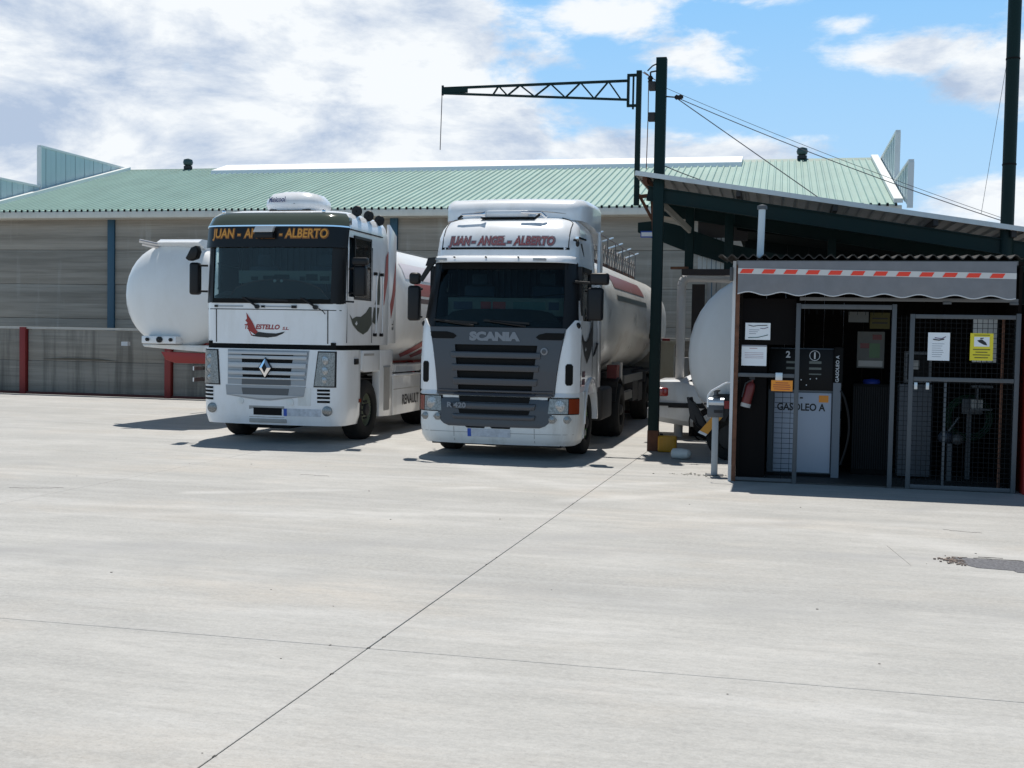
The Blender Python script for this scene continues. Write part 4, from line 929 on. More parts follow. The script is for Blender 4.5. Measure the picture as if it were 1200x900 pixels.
for s in (-1, 1):                                                # black air scoops under the windscreen corners
    pts = [(1.80, .70), (1.81, .66), (1.84, .62), (1.87, .64), (1.90, .70), (1.92, .80)]
    rr = [(1.80, .66, 1.00), (1.84, .61, 1.02), (1.88, .66, 1.02), (1.905, .76, 1.03)]
    sca.patch([(z, min(s*a, s*b), max(s*a, s*b)) for z, a, b in rr], off=.062, th=.02, nx=8).build('air_scoop', blackm, gpo)
text('letters', 'SCANIA', mat('dull_badge', (.20, .205, .22), .4, metal=.3), gpo, sca.on(-.015, 1.835, .062), .165, bold=.012, width=.78)
MB().lathe([(.055, .01), (.055, -.006), (.04, -.01), (.001, -.008)], (.74, sca.fy(.74, 1.63)-.06, 1.63), 1, 20).build('round_badge', MATS['dull_badge'], gpo)
MB().lathe([(.034, 0), (.034, -.008), (.001, -.010)], (.74, sca.fy(.74, 1.63)-.066, 1.63), 1, 14).build('badge_centre', greyp, gpo)
# white corner panels
for s in (-1, 1):
    rr = []
    for z in (1.02, 1.12, 1.3, 1.5, 1.7, 1.85, 1.96): rr.append((z, gedge(z)[1]+.012, 1.215-.02*max(0, z-1.8)))
    for z, q in ((2.02, 1.09), (2.10, 1.14)): rr.append((z, q, 1.20))
    rr = [(z, min(s*a, s*b), max(s*a, s*b)) for z, a, b in rr]
    cp = sca.patch(rr, off=.030, th=.035, nx=8).build('corner_panel', white, st, ang=50)
    hs_ = sca.patch([(1.13, *sorted((s*1.07, s*1.12))), (1.16, *sorted((s*1.05, s*1.14))), (1.42, *sorted((s*1.05, s*1.14))), (1.45, *sorted((s*1.07, s*1.12)))], off=.036, th=.01, nx=3).build('corner_slot', blackm, cp)
# bumper
lb_ = low.build([.22, .26, .32, .42, .5, .62, .72, .84, .95, 1.02], xsS, [.5, .8], bottom=True).build('bumper', white_dirty, st, ang=30)
# charcoal lower grille tongue lying on the bumper
tg = []
for z in (.49, .52, .56, .62, .72, .86, 1.0): tg.append((z, *gedge(z)))
tongue = low.patch(tg, off=.012, th=.02, nx=24).build('lower_grille', greyp, st)
for z0, z1 in ((.68, .745), (.855, .945)):
    low.patch([(z0, -.53, .53), (z1, -.55, .55)], off=.018, th=.01, nx=16).build('grille_slot', blackm, tongue)
for z0, z1 in ((.60, .675), (.755, .845), (.955, .995)):
    low.patch([(z0, -.62, .62), ((z0+z1)/2, -.63, .63), (z1, -.64, .64)], off=.055, th=.05, nx=20).build('grille_bar', greyp, tongue, bev=.012)
text('letters', 'R 420', MATS['dull_badge'], tongue, low.on(-.57, .80, .064), .105, bold=.004, width=.30)
low.patch([(.455, -.78, .78), (.49, -.86, .86)], off=.02, th=.02, nx=20).build('tongue_lip', blackm, tongue) if False else None
low.patch(rect(.395, .402, -1.18, 1.18, 1), off=.003, th=.01, nx=24).build('bumper_seam', grey_m, lb_)
for x in (-.62, .62): low.patch(rect(.26, .48, x-.004, x+.004, 3), off=.003, th=.01, nx=1).build('bumper_seam', grey_m, lb_)
for x0, x1 in ((-.46, -.12), (-.07, .27)): low.patch([(.465, x0+.05, x1-.02), (.505, x0, x1)], off=.006, th=.01, nx=6).build('bumper_slot', blackm, lb_)
pl = low.patch(rect(.335, .455, -.36, .26, 1), off=.010, th=.012, nx=6).build('number_plate', smud, lb_)
low.patch(rect(.335, .455, -.40, -.345, 1), off=.013, th=.012, nx=2).build('plate_band', bluep, pl)
for s in (-1, 1):
    hb = low.patch([(.695, *sorted((s*.79, s*1.225))), (.945, *sorted((s*.81, s*1.225)))], off=.004, th=.02, nx=8).build('headlamp_recess', blackm, st)
    hl = low.patch([(.71, *sorted((s*.82, s*1.10))), (.93, *sorted((s*.84, s*1.10)))], off=.018, th=.02, nx=6).build('headlamp', lens, hb)
    MB().lathe([(.09, 0), (.09, .01), (.001, .0)], (s*.98, low.fy(.98, .82)-.03, .82), 1, 20).build('reflector', lens2, hl)
    low.patch([(.71, *sorted((s*1.11, s*1.228))), (.93, *sorted((s*1.11, s*1.228)))], off=.018, th=.02, nx=6).build('indicator', orange, hb)
    low.patch([(.955, *sorted((s*.915, s*1.23))), (1.02, *sorted((s*.915, s*1.22)))], off=.022, th=.03, nx=8).build('lamp_brow', white, st)
    for x in (.88, 1.09):
        x *= s; y = low.fy(x, .62)
        MB().prism([(x-.075, .62), (x-.03, .675), (x+.03, .675), (x+.075, .62), (x+.03, .565), (x-.03, .565)], 1, y-.012, y+.02).build('fog_surround', grey_m, lb_)
        MB().lathe([(.048, .0), (.048, -.02), (.001, -.028)], (x, y-.008, .62), 1, 18).build('fog_lamp', lens, lb_)
MB().box(-1.0, 1.0, .15, 1.0, .20, .26).build('underrun', blackm, st)
# wipers, mirrors
for x, tx_ in ((-.35, -.9), (.45, -.1)):
    w = MB().tube((x, sca.fy(x, 2.0)-.05, 2.0), (tx_, sca.fy(tx_, 2.07)-.04, 2.07), .016).build('wiper', black, st)
    MB().bar((tx_-.1, sca.fy(tx_, 2.08)-.035, 2.08), (tx_+.6, sca.fy(.3, 2.05)-.035, 2.04), .012, .03).build('wiper_blade', black, w)
mirror(st, -1, -1.36, .20, 2.06, 2.60, .19, arm=.02)
MB().box(-1.43, -1.26, .18, .34, 2.62, 2.80).build('wide_mirror', black, st, bev=.05, seg=3)
MB().prism([(-1.22, 2.66), (-1.04, 2.92), (-1.02, 2.98), (-1.10, 2.96), (-1.26, 2.70)], 1, .20, .26).build('kerb_mirror_arm', black, st)
MB().prism([(-1.16, 2.90), (-1.02, 2.93), (-1.0, 3.03), (-1.12, 3.02)], 1, .18, .26).build('arm_bracket', black, st)
mr_ = mirror(st, 1, 1.42, .42, 2.10, 2.60, .24, arm=.04)
MB().box(1.34, 1.62, .40, .58, 2.64, 2.82).build('wide_mirror', black, st, bev=.04, seg=3)
for s in (-1, 1): MB().ball((s*1.19, .30, 2.02), .05, .05, .05).build('mirror_foot', black, st)
MB().tube((1.12, .40, 2.68), (1.40, .44, 2.66), .02).build('mirror_arm', black, st)
# flank: right and left side
for s in (-1, 1):
    for y in (.46, 1.56): MB().box(min(s*1.205, s*1.224), max(s*1.205, s*1.224), y, y+.012, 1.1, 2.0).build('door_seam', blackm, st)
    arch = []
    for i in range(13):
        t = math.pi*i/12; arch.append((1.42-.66*math.cos(t), .52+.70*math.sin(t)))
    for i in range(12, -1, -1):
        t = math.pi*i/12; arch.append((1.42-.58*math.cos(t), .52+.62*math.sin(t)))
    MB().prism(arch, 0, min(s*1.0, s*1.255), max(s*1.0, s*1.255)).build('wheel_arch', white, st, bev=.006)
    MB().box(min(s*.6, s*1.10), max(s*.6, s*1.10), .9, 2.0, 1.0, 1.16).build('arch_liner', blackm, st)
    MB().prism([(.80, .30), (.80, .52), (.93, .95), (1.02, 1.02), (.72, 1.02), (.72, .30)], 0, min(s*1.12, s*1.24), max(s*1.12, s*1.24)).build('step_panel', white_dirty, st, bev=.008)
    MB().box(min(s*1.13, s*1.25), max(s*1.13, s*1.25), .78, .92, .34, .42).build('step', grey_m, st)
    wheel(st, s*1.03, 1.42, .50, .31, rim=rimg, side=s)
    wheel(st, s*.98, 4.9, .50, .58, side=s)
    MB().prism([(2.30, 1.02), (2.62, 1.02), (2.62, 3.3), (2.30, 3.6)], 0, min(s*1.15, s*1.20), max(s*1.15, s*1.20)).build('side_deflector', white, st, bev=.01)
    MB().box(min(s*.72, s*1.20), max(s*.72, s*1.20), 2.9, 4.1, .42, .98).build('fuel_tank', greyd, st, bev=.06, seg=3)  # dark finish imitates the shadow beside this cab
    MB().lathe([(.50, -.03), (.52, 0), (.50, .03)], (s*.9, 2.55, .5), 0, 24) 
dec2 = lambda n, p, m, x: dec_side(n, p, m, x, st)
dec2('eagle_decal', [(.50, 1.86), (.56, 1.90), (.72, 1.80), (.95, 1.78), (1.18, 1.86), (1.42, 2.02), (1.50, 2.30), (1.56, 2.35), (1.58, 1.9), (1.44, 1.66), (1.2, 1.52), (1.0, 1.44), (.80, 1.56), (.66, 1.70)], inkb, 1.226)
dec2('eagle_eye', [(.82, 1.66), (.88, 1.70), (.92, 1.66), (.87, 1.63)], paper, 1.2275)
for z in (1.24, 1.12): dec2('side_plate', [(.62, z), (.86, z), (.86, z+.09), (.62, z+.09)], mat('maroon_print', (.10, .03, .05), .5), 1.226)
MB().path([(1.21, 1.66, 1.55), (1.24, 1.66, 1.60), (1.24, 1.95, 1.75), (1.21, 1.98, 1.75)], .018).build('door_handle', black, st)
mq = MB().path([(1.06, .52, 3.32), (1.14, .55, 3.30)], .018).build('marker_stalk', black, st)
MB().ball((1.13, .50, 3.26), .03, .03, .05).build('marker_lamp', black, mq)
MB().bar((1.10, .62, 3.36), (1.14, 1.1, 3.36), .05, .03).build('side_trim', chrome, st)
MB().prism([(.86, 3.28), (.95, 3.30), (1.25, 3.05), (1.20, 3.05)], 0, 1.118, 1.124).build('dark_trim', greyd, st)
ch = MB()
for x in (-.45, .37): ch.box(x, x+.08, .5, 5.8, .72, .98)
ch.box(-.9, .9, 1.36, 1.50, .40, .54).box(-.8, .8, 4.8, 5.0, .42, .6).box(-.5, .5, .5, 2.3, .45, .95)
ch.build('chassis', greyd, st)
MB().prism([(4.3, 1.0), (5.5, .98), (5.5, 1.08), (4.7, 1.08)], 0, -.42, .42).build('coupling_plate', greyd, st)
for s in (-1, 1):
    mg = MB()
    for i in range(10):
        t0, t1 = math.pi*(.1+.8*i/10), math.pi*(.1+.8*(i+1)/10)
        mg.bar((s*.98, 4.9-.6*math.cos(t0), .5+.6*math.sin(t0)), (s*.98, 4.9-.6*math.cos(t1), .5+.6*math.sin(t1)), .5, .02)
    mg.build('rear_mudguard', black, st)

# ================================================================== green steel canopy
cn = thing('canopy', 'green steel canopy with sloping sheet roof above the fuel kiosk', 'canopy', (-2.3, 18.8, 0))
def zr(X): return 4.50-.159*(X+2.28)                              # underside height at world X
def W(x): return x+2.3                                             # world X to canopy X
X0, X1, YD = -2.30, 4.6, 3.1
sheetm = mat('grey_roof_underside', (.36, .36, .34), .6, dirt=.5, dcol=(.16, .14, .12))
nS = 7; ws_ = (X1-X0)/nS
for k in range(nS):
    a, b = X0+k*ws_, X0+(k+1)*ws_; mb = MB(); pr = []; m = 5
    for i in range(m):
        u0 = a+(b-a)*i/m; p = (b-a)/m
        for f_, h in ((0, 0), (.6, 0), (.7, .035), (.9, .035)): pr.append((u0+p*f_, h))
    pr.append((b-.002, 0)); n = len(pr); vs = []
    for (yy, dz) in ((0, .02), (YD, .02), (YD, 0), (0, 0)): vs += [(W(x), yy, zr(x)+h+dz) for x, h in pr]
    fs = []
    for j in range(4):
        for i in range(n-1): fs.append((j*n+i, j*n+i+1, ((j+1) % 4)*n+i+1, ((j+1) % 4)*n+i))
    mb.add(vs, fs).build('roof_sheet', sheetm, cn, ang=20)
MB().bar((W(X0)-.03, -.02, zr(X0)+.03), (W(X1)+.03, -.02, zr(X1)+.03), .03, .075).build('front_flashing', mat('pale_flashing', (.62, .66, .66), .45, dirt=.3, dcol=(.3, .25, .2)), cn)
MB().bar((W(X0)-.02, 0, zr(X0)+.03), (W(X0)-.02, YD, zr(X0)+.03), .03, .07).build('side_flashing', sheetm, cn)
def ibeam(p, q, w=.10, h=.24, name='beam', m=green):
    p = Vector(p); q = Vector(q); u = Vector((0, 0, 1)); mb = MB(); mb.bar(p, q, .02, h)
    for s in (-1, 1): mb.bar(p+u*s*(h/2-.01), q+u*s*(h/2-.01), w, .018)
    return mb.build(name, m, cn)
ibeam((W(-2.15), .22, zr(-2.15)-.25), (W(4.5), .22, zr(4.5)-.25))
ibeam((W(-2.15), 2.85, zr(-2.15)-.22), (W(4.5), 2.85, zr(4.5)-.22))
for x in (-2.18, -.68, .82, 2.32, 3.45, 4.4): MB().bar((W(x), .02, zr(x)-.05), (W(x), YD-.04, zr(x)-.05), .07, .10).build('purlin', greyd if x > -2 else rust, cn)
# tall posts that run on above the roof
def Hpost(x, y, z1, w=.15, name='post', par=cn, m=green):
    mb = MB(); mb.box(x-w/2, x-w/2+.016, y-.08, y+.08, 0, z1).box(x+w/2-.016, x+w/2, y-.08, y+.08, 0, z1).box(x-w/2+.016, x+w/2-.016, y-.012, y+.012, 0, z1)
    return mb.build(name, m, par)
p1 = MB().box(W(-1.965)-.085, W(-1.965)+.085, .14, .30, .10, 6.42).build('post', green, cn, bev=.006)
MB().box(W(-1.965)-.09, W(-1.965)+.09, .135, .305, 0, .34).build('rusty_foot', mat('rust_foot', (.10, .04, .02), .8, var=.4), cn)
p2 = MB().tube((W(3.38), .22, 0), (W(3.38), .22, 8.6), .098, 20).build('post', green, cn)
for z in (4.6, 6.2): MB().tube((W(3.38), .22, z), (W(3.38), .22, z+.025), .104, 20).build('collar', blackm, p2)
for x in (.9, ): MB().box(W(x)-.07, W(x)+.07, 2.7, 2.84, 0, zr(x)-.3).build('post', green, cn)
MB().bar((W(-1.98), .35, 4.15), (W(-2.1), 2.6, 4.25), .07, .10).build('side_rail', rust, cn)
MB().bar((W(-2.16), .9, 4.42), (W(-2.10), .95, 3.55), .06, .05, (0, 1, 0)).build('strut', rust, cn)
MB().bar((W(-2.36), .8, 4.28), (W(-2.05), 1.1, 3.70), .05, .05, (0, 1, 0)).bar((W(-2.40), .8, 4.24), (W(-2.12), .85, 4.28), .06, .06).build('mast_bracket', rust, cn)
MB().bar((W(-2.05), .35, 4.2), (W(-1.55), 1.6, 3.75), .05, .10).build('brace', mat('pale_brace', (.30, .29, .25), .7), cn)
# steel frame hung below the back of the canopy
for x, z0, z1 in ((-1.60, 3.10, 4.25), (-.90, 3.10, 4.15)): MB().box(W(x)-.075, W(x)+.075, 2.14, 2.28, z0, z1).build('hanger_post', green, cn, bev=.005)
MB().box(W(-1.72), W(3.9), 2.10, 2.24, 3.0, 3.11).build('lower_beam', mat('dark_brown_steel', (.03, .018, .015), .7), cn)
MB().box(W(-1.92), W(-1.60), 2.10, 2.26, 3.11, 3.15).build('shelf_plate', rust, cn)
b_ = MB().prism([(W(-2.62), 4.02), (W(-2.62), 3.84), (W(-1.75), 3.50), (W(-.6), 3.15), (W(.6), 2.95), (W(.6), 3.3), (W(-.9), 3.62), (W(-1.9), 3.98), (W(-2.25), 4.06)], 1, 2.9, 3.04).build('curved_fascia', green, cn)
sg = MB().box(W(-2.56), W(-2.22), 2.86, 2.90, 3.74, 3.86).build('name_plate', bluep, cn)
sg2 = MB().box(W(-2.545), W(-2.235), 2.852, 2.858, 3.76, 3.835).build('plate_print', paper, sg)
for k in range(6): MB().box(W(-1.50)+.085*k, W(-1.50)+.085*k+.07, 3.10-.01*(k % 2), 3.14, 3.05, 3.75).build('cladding_strip', cladw, cn)
MB().box(W(-1.52), W(-.6), 3.16, 3.19, 3.70, 4.30).build('rear_sheet', mat('brown_grey_sheet', (.07, .06, .055), .8), cn)
# insulators and cable fixings on the tall post
px = W(-1.965)
for z in (5.98, 5.48): MB().box(px-.20, px-.085, .16, .28, z-.08, z+.06).build('junction_box', greyd, cn, bev=.01)
i1 = MB().path([(px-.08, .22, 6.33), (px-.15, .22, 6.30), (px-.23, .22, 6.22)], .012).path([(px-.05, .22, 6.22), (px-.18, .22, 6.20), (px-.18, .22, 6.12)], .014).build('hook', greyd, cn)
MB().lathe([(.02, 0), (.045, .02), (.03, .05), (.05, .08), (.03, .11), (.01, .13)], (px-.18, .22, 6.02), 2, 14).build('insulator', black, cn)
MB().lathe([(.02, 0), (.045, .03), (.03, .06), (.045, .09), (.02, .14)], (px+.22, .22, 5.78), 0, 12).build('insulator', black, cn)
MB().tube((px+.05, .22, 5.80), (px+.24, .22, 5.78), .012).build('insulator_arm', greyd, cn)

# jib crane
cr = thing('jib_crane', 'green lattice jib with plumb line reaching left above the roof ridge', 'crane', (-2.40, 19.6, 0))
cg = MB().box(-.043, .043, -.043, .043, 4.10, 6.36).build('mast', green, cr)
MB().box(-.20, -.16, -.04, .04, 5.80, 6.27).box(-.11, -.08, -.02, .02, 5.72, 6.30).box(-.20, -.02, -.03, .03, 6.27, 6.31).box(-.20, -.02, -.03, .03, 5.76, 5.80).build('hinge_frame', green, cr)
Lx = -3.46
MB().bar((-.16, 0, 6.20), (Lx, 0, 6.17), .045, .04).build('top_chord', green, cr)
MB().bar((-.16, 0, 5.88), (Lx, 0, 6.085), .045, .035).build('bottom_chord', green, cr)
def zb(x): return 5.88+(6.085-5.88)*(-.16-x)/(-.16-Lx)
def zt(x): return 6.20-.03*(-.16-x)/(-.16-Lx)
xx = [-.30, -.52, -.76, -1.0, -1.26, -1.52, -1.80, -2.06, -2.28, -2.44, -2.54]
for i in range(len(xx)-1):
    a, b = xx[i], xx[i+1]
    p, q = ((a, 0, zb(a)), (b, 0, zt(b))) if i % 2 == 0 else ((a, 0, zt(a)), (b, 0, zb(b)))
    MB().bar(p, q, .03, .026).build('lattice_brace', green, cr)
box('jib_tip', green, cr, Lx, Lx+.46, -.03, .03, 6.088, 6.165)
MB().tube((Lx+.01, 0, 6.22), (Lx+.01, 0, 6.05), .022).path([(Lx, 0, 6.08), (Lx-.02, 0, 5.1)], .008, 6).build('plumb_line', greyd, cr)
MB().path([(.08, 0, 6.34), (.16, 0, 6.28), (.17, -.05, 5.6), (.16, -.05, 4.7)], .008, 6).path([(.06, 0, 6.33), (.42, -.5, 6.03)], .007, 6).build('control_cable', rust, cr)

# overhead cables
def cable(pts, r, label, sag=.06):
    mb = MB(); P = [Vector(p) for p in pts]; seq = []
    for i in range(25):
        t = i/24; a = P[0].lerp(P[1], t); a.z -= sag*4*t*(1-t); seq.append(a)
    mb.path(seq, r, 5); o = mb.build('overhead_cable', mat('cable_grey', (.10, .10, .11), .6), None); tag(o, label, 'cable', 'overhead cables'); return o
cable([(-1.88, 19.02, 5.93), (3.30, 19.02, 3.80)], .004, 'thin upper cable from the tall post down to the canopy\'s right end')
cable([(-1.72, 19.02, 5.78), (3.35, 19.02, 3.74)], .007, 'thicker middle cable sloping from the insulator to the right end of the canopy', .07)
cable([(-1.72, 19.02, 5.77), (.70, 19.3, 4.08)], .008, 'short steep cable from the insulator down to the canopy roof', .0)
cable([(-1.88, 19.1, 4.68), (-.60, 19.4, 4.27)], .008, 'lowest short cable leaving the green post just above the roof', .03)
cable([(3.40, 19.0, 7.0), (3.0, 19.02, 3.86)], .0035, 'thin wire hanging beside the tall round pole at right', -.02)

# dark shed added behind the canopy, its near-black boards standing for shade
sh = thing('shed', 'dark closed shed added to stand for the deep shade behind the canopy', 'shed', (-.7, 23.8, 0))
for k in range(13): MB().box(k*.42, k*.42+.41, 0+.015*(k % 2), .08, 0, 3.9-.05*k).build('wall_board', mat('shade_black_board', (.006, .010, .010), .85, spec=.1), sh)
MB().prism([(-.1, 4.0), (5.5, 3.3), (5.5, 3.2), (-.1, 3.9)], 1, -1.9, 3.5).build('roof', mat('shade_black_board', (.012, .02, .02)), sh)
MB().box(0, .08, .08, 3.3, 0, 3.85).build('side_wall', mat('shade_black_board', (.012, .02, .02)), sh)
# pale pipe frame
pf = MB().path([(-1.80, 22.0, 0), (-1.80, 22.0, 2.86), (-1.785, 22.0, 2.93), (-1.75, 22.0, 2.98), (-1.70, 22.0, 3.01), (-1.62, 22.0, 3.02), (.2, 22.0, 2.98)], .085, 14).build('loading_pipe', mat('pale_pipe', (.52, .50, .48), .5, dirt=.4, dcol=(.25, .22, .2)), None)
tag(pf, 'thick pale pipe bent over at the top behind the white fuel tank', 'pipe')
db = MB().box(-1.62, -1.38, 22.2, 22.3, 0, 2.9); o = db.build('dark_post', mat('brown_black', (.018, .012, .01), .7), None); tag(o, 'brown-black upright board just inside the pale bent pipe', 'post')
db = MB(); 
for k in range(3): db.box(-1.34+.09*k, -1.27+.09*k, 22.3, 22.33, 1.5, 2.95)
o = db.build('slatted_screen', mat('grey_slat2', (.30, .32, .34), .6), None); tag(o, 'pale grey slatted screen behind the white fuel tank', 'screen')
cp_ = MB().box(-2.72, -2.36, 27.0, 27.3, 0, 1.72).box(-2.78, -2.30, 26.95, 27.35, 1.72, 1.80).build('concrete_pier', mat('cream_pier', (.36, .34, .27), .8, dirt=.4), None); tag(cp_, 'cream concrete pier between green post and pale pipe', 'pier')
vp = MB().box(-2.20, -1.90, 25.4, 25.7, 0, 1.45).build('meter_cabinet', mat('cabinet_grey', (.22, .23, .23), .6), None, bev=.01); tag(vp, 'grey cabinet standing behind the white car', 'cabinet')

# ================================================================== white car behind
car = thing('parked_car', 'white car parked behind the green post with red tail light', 'car', (-.2, 22.3, 0))
def csec(x, hw, zb, zbelt, zroof, hr):
    h = [(0, zb), (hw*.8, zb), (hw*.97, zb+.10), (hw, zb+.28), (hw*1.0, zbelt-.14), (hw*.96, zbelt-.02), (hw*.90, zbelt)]
    if zroof > zbelt+.02: h += [(hr+.05, zroof-.10), (hr-.08, zroof-.02), (0, zroof)]
    else: h += [(hw*.7, zbelt+.012), (hw*.4, zbelt+.02), (0, zbelt+.025)]
    r = [(x, -y, z) for y, z in h]+[(x, y, z) for y, z in reversed(h[1:-1])]
    return r
cs = [(-2.10, .66, .40, .92, 0, 0), (-2.06, .76, .34, 1.02, 0, 0), (-1.92, .82, .30, 1.07, 0, 0), (-1.55, .85, .25, 1.08, 1.10, .60), (-1.30, .86, .22, 1.02, 1.24, .56), (-.85, .86, .22, .98, 1.42, .60), (-.2, .86, .22, .96, 1.46, .62), (.35, .86, .22, .96, 1.42, .60), (.95, .86, .22, .95, 1.05, .62), (1.1, .85, .22, .93, 0, 0), (1.7, .80, .25, .82, 0, 0), (1.98, .68, .32, .70, 0, 0), (2.05, .55, .38, .62, 0, 0)]
cb = MB().loft([csec(*c) for c in cs]).build('body', white, car, ang=32)
for s in (-1, 1):
    MB().prism([(-1.42, 1.05), (-1.0, 1.36), (-.35, 1.40), (-.35, 1.02)], 1, s*.80-.06, s*.80+.06) .build('side_window', gm, car) if False else None
    def sw(pts, nm): 
        mb = MB(); vs = []
        for x, z, t in pts: vs.append((x, s*((.775*(1-t)+.655*t)+.012), z))
        return mb.add(vs, [tuple(range(len(vs)))]).build(nm, mat('dark_glass', (.02, .03, .035), .05), car, fix=False)
    sw([(-1.42, 1.07, 0), (-.90, 1.04, 0), (-.32, 1.02, 0), (-.32, 1.37, 1), (-.86, 1.35, 1)], 'rear_window')
    sw([(-.27, 1.02, 0), (.68, 1.02, 0), (.36, 1.34, 1), (-.27, 1.37, 1)], 'front_window')
    for x in (-1.35, 1.30): wheel(car, x, s*.74, .30, .2, side=s) if False else None
    MB().box(-2.06, -1.75, min(s*.55, s*.85), max(s*.55, s*.85), .78, .95).build('tail_lamp', mat('red_lens', (.35, .012, .01), .12, coat=.5), car, bev=.04, seg=3)
    MB().box(-2.14, -1.75, min(s*.40, s*.87), max(s*.40, s*.87), .61, .67).box(-1.75, 1.6, min(s*.855, s*.873), max(s*.855, s*.873), .58, .67).build('rub_strip', black, car)
    for x in (-.98, 1.28):
        mb = MB(); pts = [(.56, -.45), (.62, -.5), (.90, -.5), (1.0, -.36), (1.0, .36), (.90, .5), (.62, .5), (.56, .45)]
        w_ = mb.lathe([(a*.31, b*.2) for a, b in pts], (x, s*.77, .31), 1, 28, closed=True).build('wheel', rubber, car)
        MB().lathe([(.18, s*.09), (.16, s*.05), (.05, s*.08), (.005, s*.08)], (x, s*.77, .31), 1, 20).build('rim', silver, w_)
        MB().lathe([(.37, -.02), (.39, 0), (.37, .02)], (x, s*.855, .33), 1, 28, closed=True).build('arch_trim', blackm, car)
MB().box(-2.16, -2.02, -.72, .72, .34, .58).build('rear_bumper', white, car, bev=.05, seg=3)
MB().ball((-2.10, -.62, .66), .05, .07, .05).build('reflector', paper, car)

# ================================================================== white fuel tanker behind the kiosk
ft = thing('fuel_tank', 'large white upright-oval tank on wheels half hidden by the kiosk', 'tank', (-.06, 18.05, 0))
tank_body(ft, 0, 2.6, 1.62, 1.31, 1.30, tankw, p=.96, dome=.30)
MB().box(-.9, .9, .25, 2.5, .30, .42).build('chassis', greyd, ft)
wheel(ft, -.52, .16, .46, .22, side=-1) if False else None
for s in (-1, 1):
    pts = [(.56, -.45), (.62, -.5), (.90, -.5), (1.0, -.36), (1.0, .36), (.90, .5), (.62, .5), (.56, .45)]
    w_ = MB().lathe([(a*.36, b*.2) for a, b in pts], (s*.62, -.02, .36), 1, 30, closed=True).build('wheel', rubber, ft)
    MB().lathe([(.21, -.09), (.19, -.05), (.06, -.07), (.005, -.07)], (s*.62, -.02, .36), 1, 22).build('rim', greyd, w_)
    MB().tube((s*.62, 0, .36), (s*.62, .4, .36), .05).build('stub_axle', greyd, w_)
MB().box(-.86, .6, -.12, -.04, .86, 1.02).build('rear_beam', greyd, ft)
MB().prism([(-.92, .62), (-.80, .92), (-.62, 1.0), (-.55, .90), (-.70, .60)], 1, -.16, -.05).build('mudguard', greyd, ft)
MB().box(-.80, -.60, -.18, -.12, .80, .92).build('red_reflector', red, ft)
MB().bar((-.62, -.14, .95), (-.10, -.14, .62), .04, .12).build('grey_bar', grey_m, ft)
MB().prism([(-1.10, .42), (-.98, .37), (-.74, .66), (-.84, .73)], 1, -.20, -.17).build('amber_plate', amber, ft)
MB().prism([(-1.10, .42), (-.98, .37), (-.955, .40), (-1.075, .455)], 1, -.206, -.20).build('pale_strip', paper, ft)
MB().prism([(-1.30, .95), (-1.18, .86), (-.88, .34), (-1.06, .50), (-1.24, .62)], 1, .0, .28).build('rusty_bracket', greyd, ft, bev=.01)
MB().path([(-1.24, .05, .95), (-1.14, .02, .55), (-.95, .05, .35)], .03).build('brake_hose', black, ft)

# ================================================================== things on the ground by the green post
jc = thing('jerry_can', 'yellow plastic container on the ground beside the green post', 'container', (-1.72, 18.92, 0))
MB().box(-.15, .15, -.10, .10, 0, .27).build('body', jerry, jc, bev=.03, seg=3)
for k in range(5): MB().box(-.12+.055*k, -.105+.055*k, -.108, -.10, .03, .24).build('rib', jerry, jc)
MB().tube((-.10, 0, .27), (-.10, 0, .30), .03).build('cap', black, jc)
jg = MB(); rings = []
for x, r in ((-.15, .045), (-.13, .075), (0, .085), (.12, .07), (.16, .03)): rings.append([(x, r*1.1*math.cos(2*math.pi*i/16), .085+r*math.sin(2*math.pi*i/16)) for i in range(16)])
o = jg.loft(rings).build('plastic_jug', mat('cloudy_plastic', (.60, .62, .60), .5), None, bev=0); o.location = (-1.41, 17.85, 0); o.rotation_euler.z = -.2; tag(o, 'cloudy white plastic jug lying in front of the yellow container', 'jug')
bo = thing('service_post', 'short grey metal post with gauge box left of the kiosk', 'post', (-.80, 15.89, 0))
MB().box(-.043, .043, -.035, .035, 0, .86).build('stem', mat('light_grey_steel', (.38, .41, .43), .5, dirt=.3), bo, bev=.004)
MB().box(-.11, .11, -.08, .08, .80, .96).build('box', galv, bo, bev=.012)
hd = MB().tube((-.10, -.02, 1.0), (.11, -.02, 1.0), .065, 18).build('head', mat('light_metal', (.5, .54, .58), .3, metal=.5), bo)
MB().lathe([(.05, 0), (.05, .04), (.03, .05), (.03, .09), (.055, .10), (.055, .12), (.001, .12)], (0, 0, 1.05), 2, 16).build('knob', galv, hd)
MB().tube((-.16, -.02, .98), (-.10, -.02, .98), .02).box(-.02, .10, -.085, -.08, .86, .90).build('tap', greyd, bo)
MB().box(-.12, .12, -.10, .10, 0, .012).build('base_plate', galv, bo)
cs_ = MB()
for k in range(90):
    a = random.gauss(0, .30); b = random.gauss(0, .09); s = random.uniform(.006, .022); cs_.box(-.80+a, -.80+a+s*1.4, 15.85+b, 15.85+b+s, 0, s*.5)
cs_.build('concrete_crumbs', mat('pale_rubble', (.42, .38, .32), .9), None, kind='stuff')

# ================================================================== fuel kiosk
kx, ky = -.56, 15.35
kk = thing('fuel_kiosk', 'dark caged fuel kiosk under a grey scalloped awning with red-white tape', 'kiosk', (kx, ky, 0))
KW = 3.47; KD = 2.4
def kb(n, m, X0, X1, y0, y1, z0, z1, bev=0, par=kk): return box(n, m, par, X0-kx, X1-kx, y0, y1, z0, z1, bev)
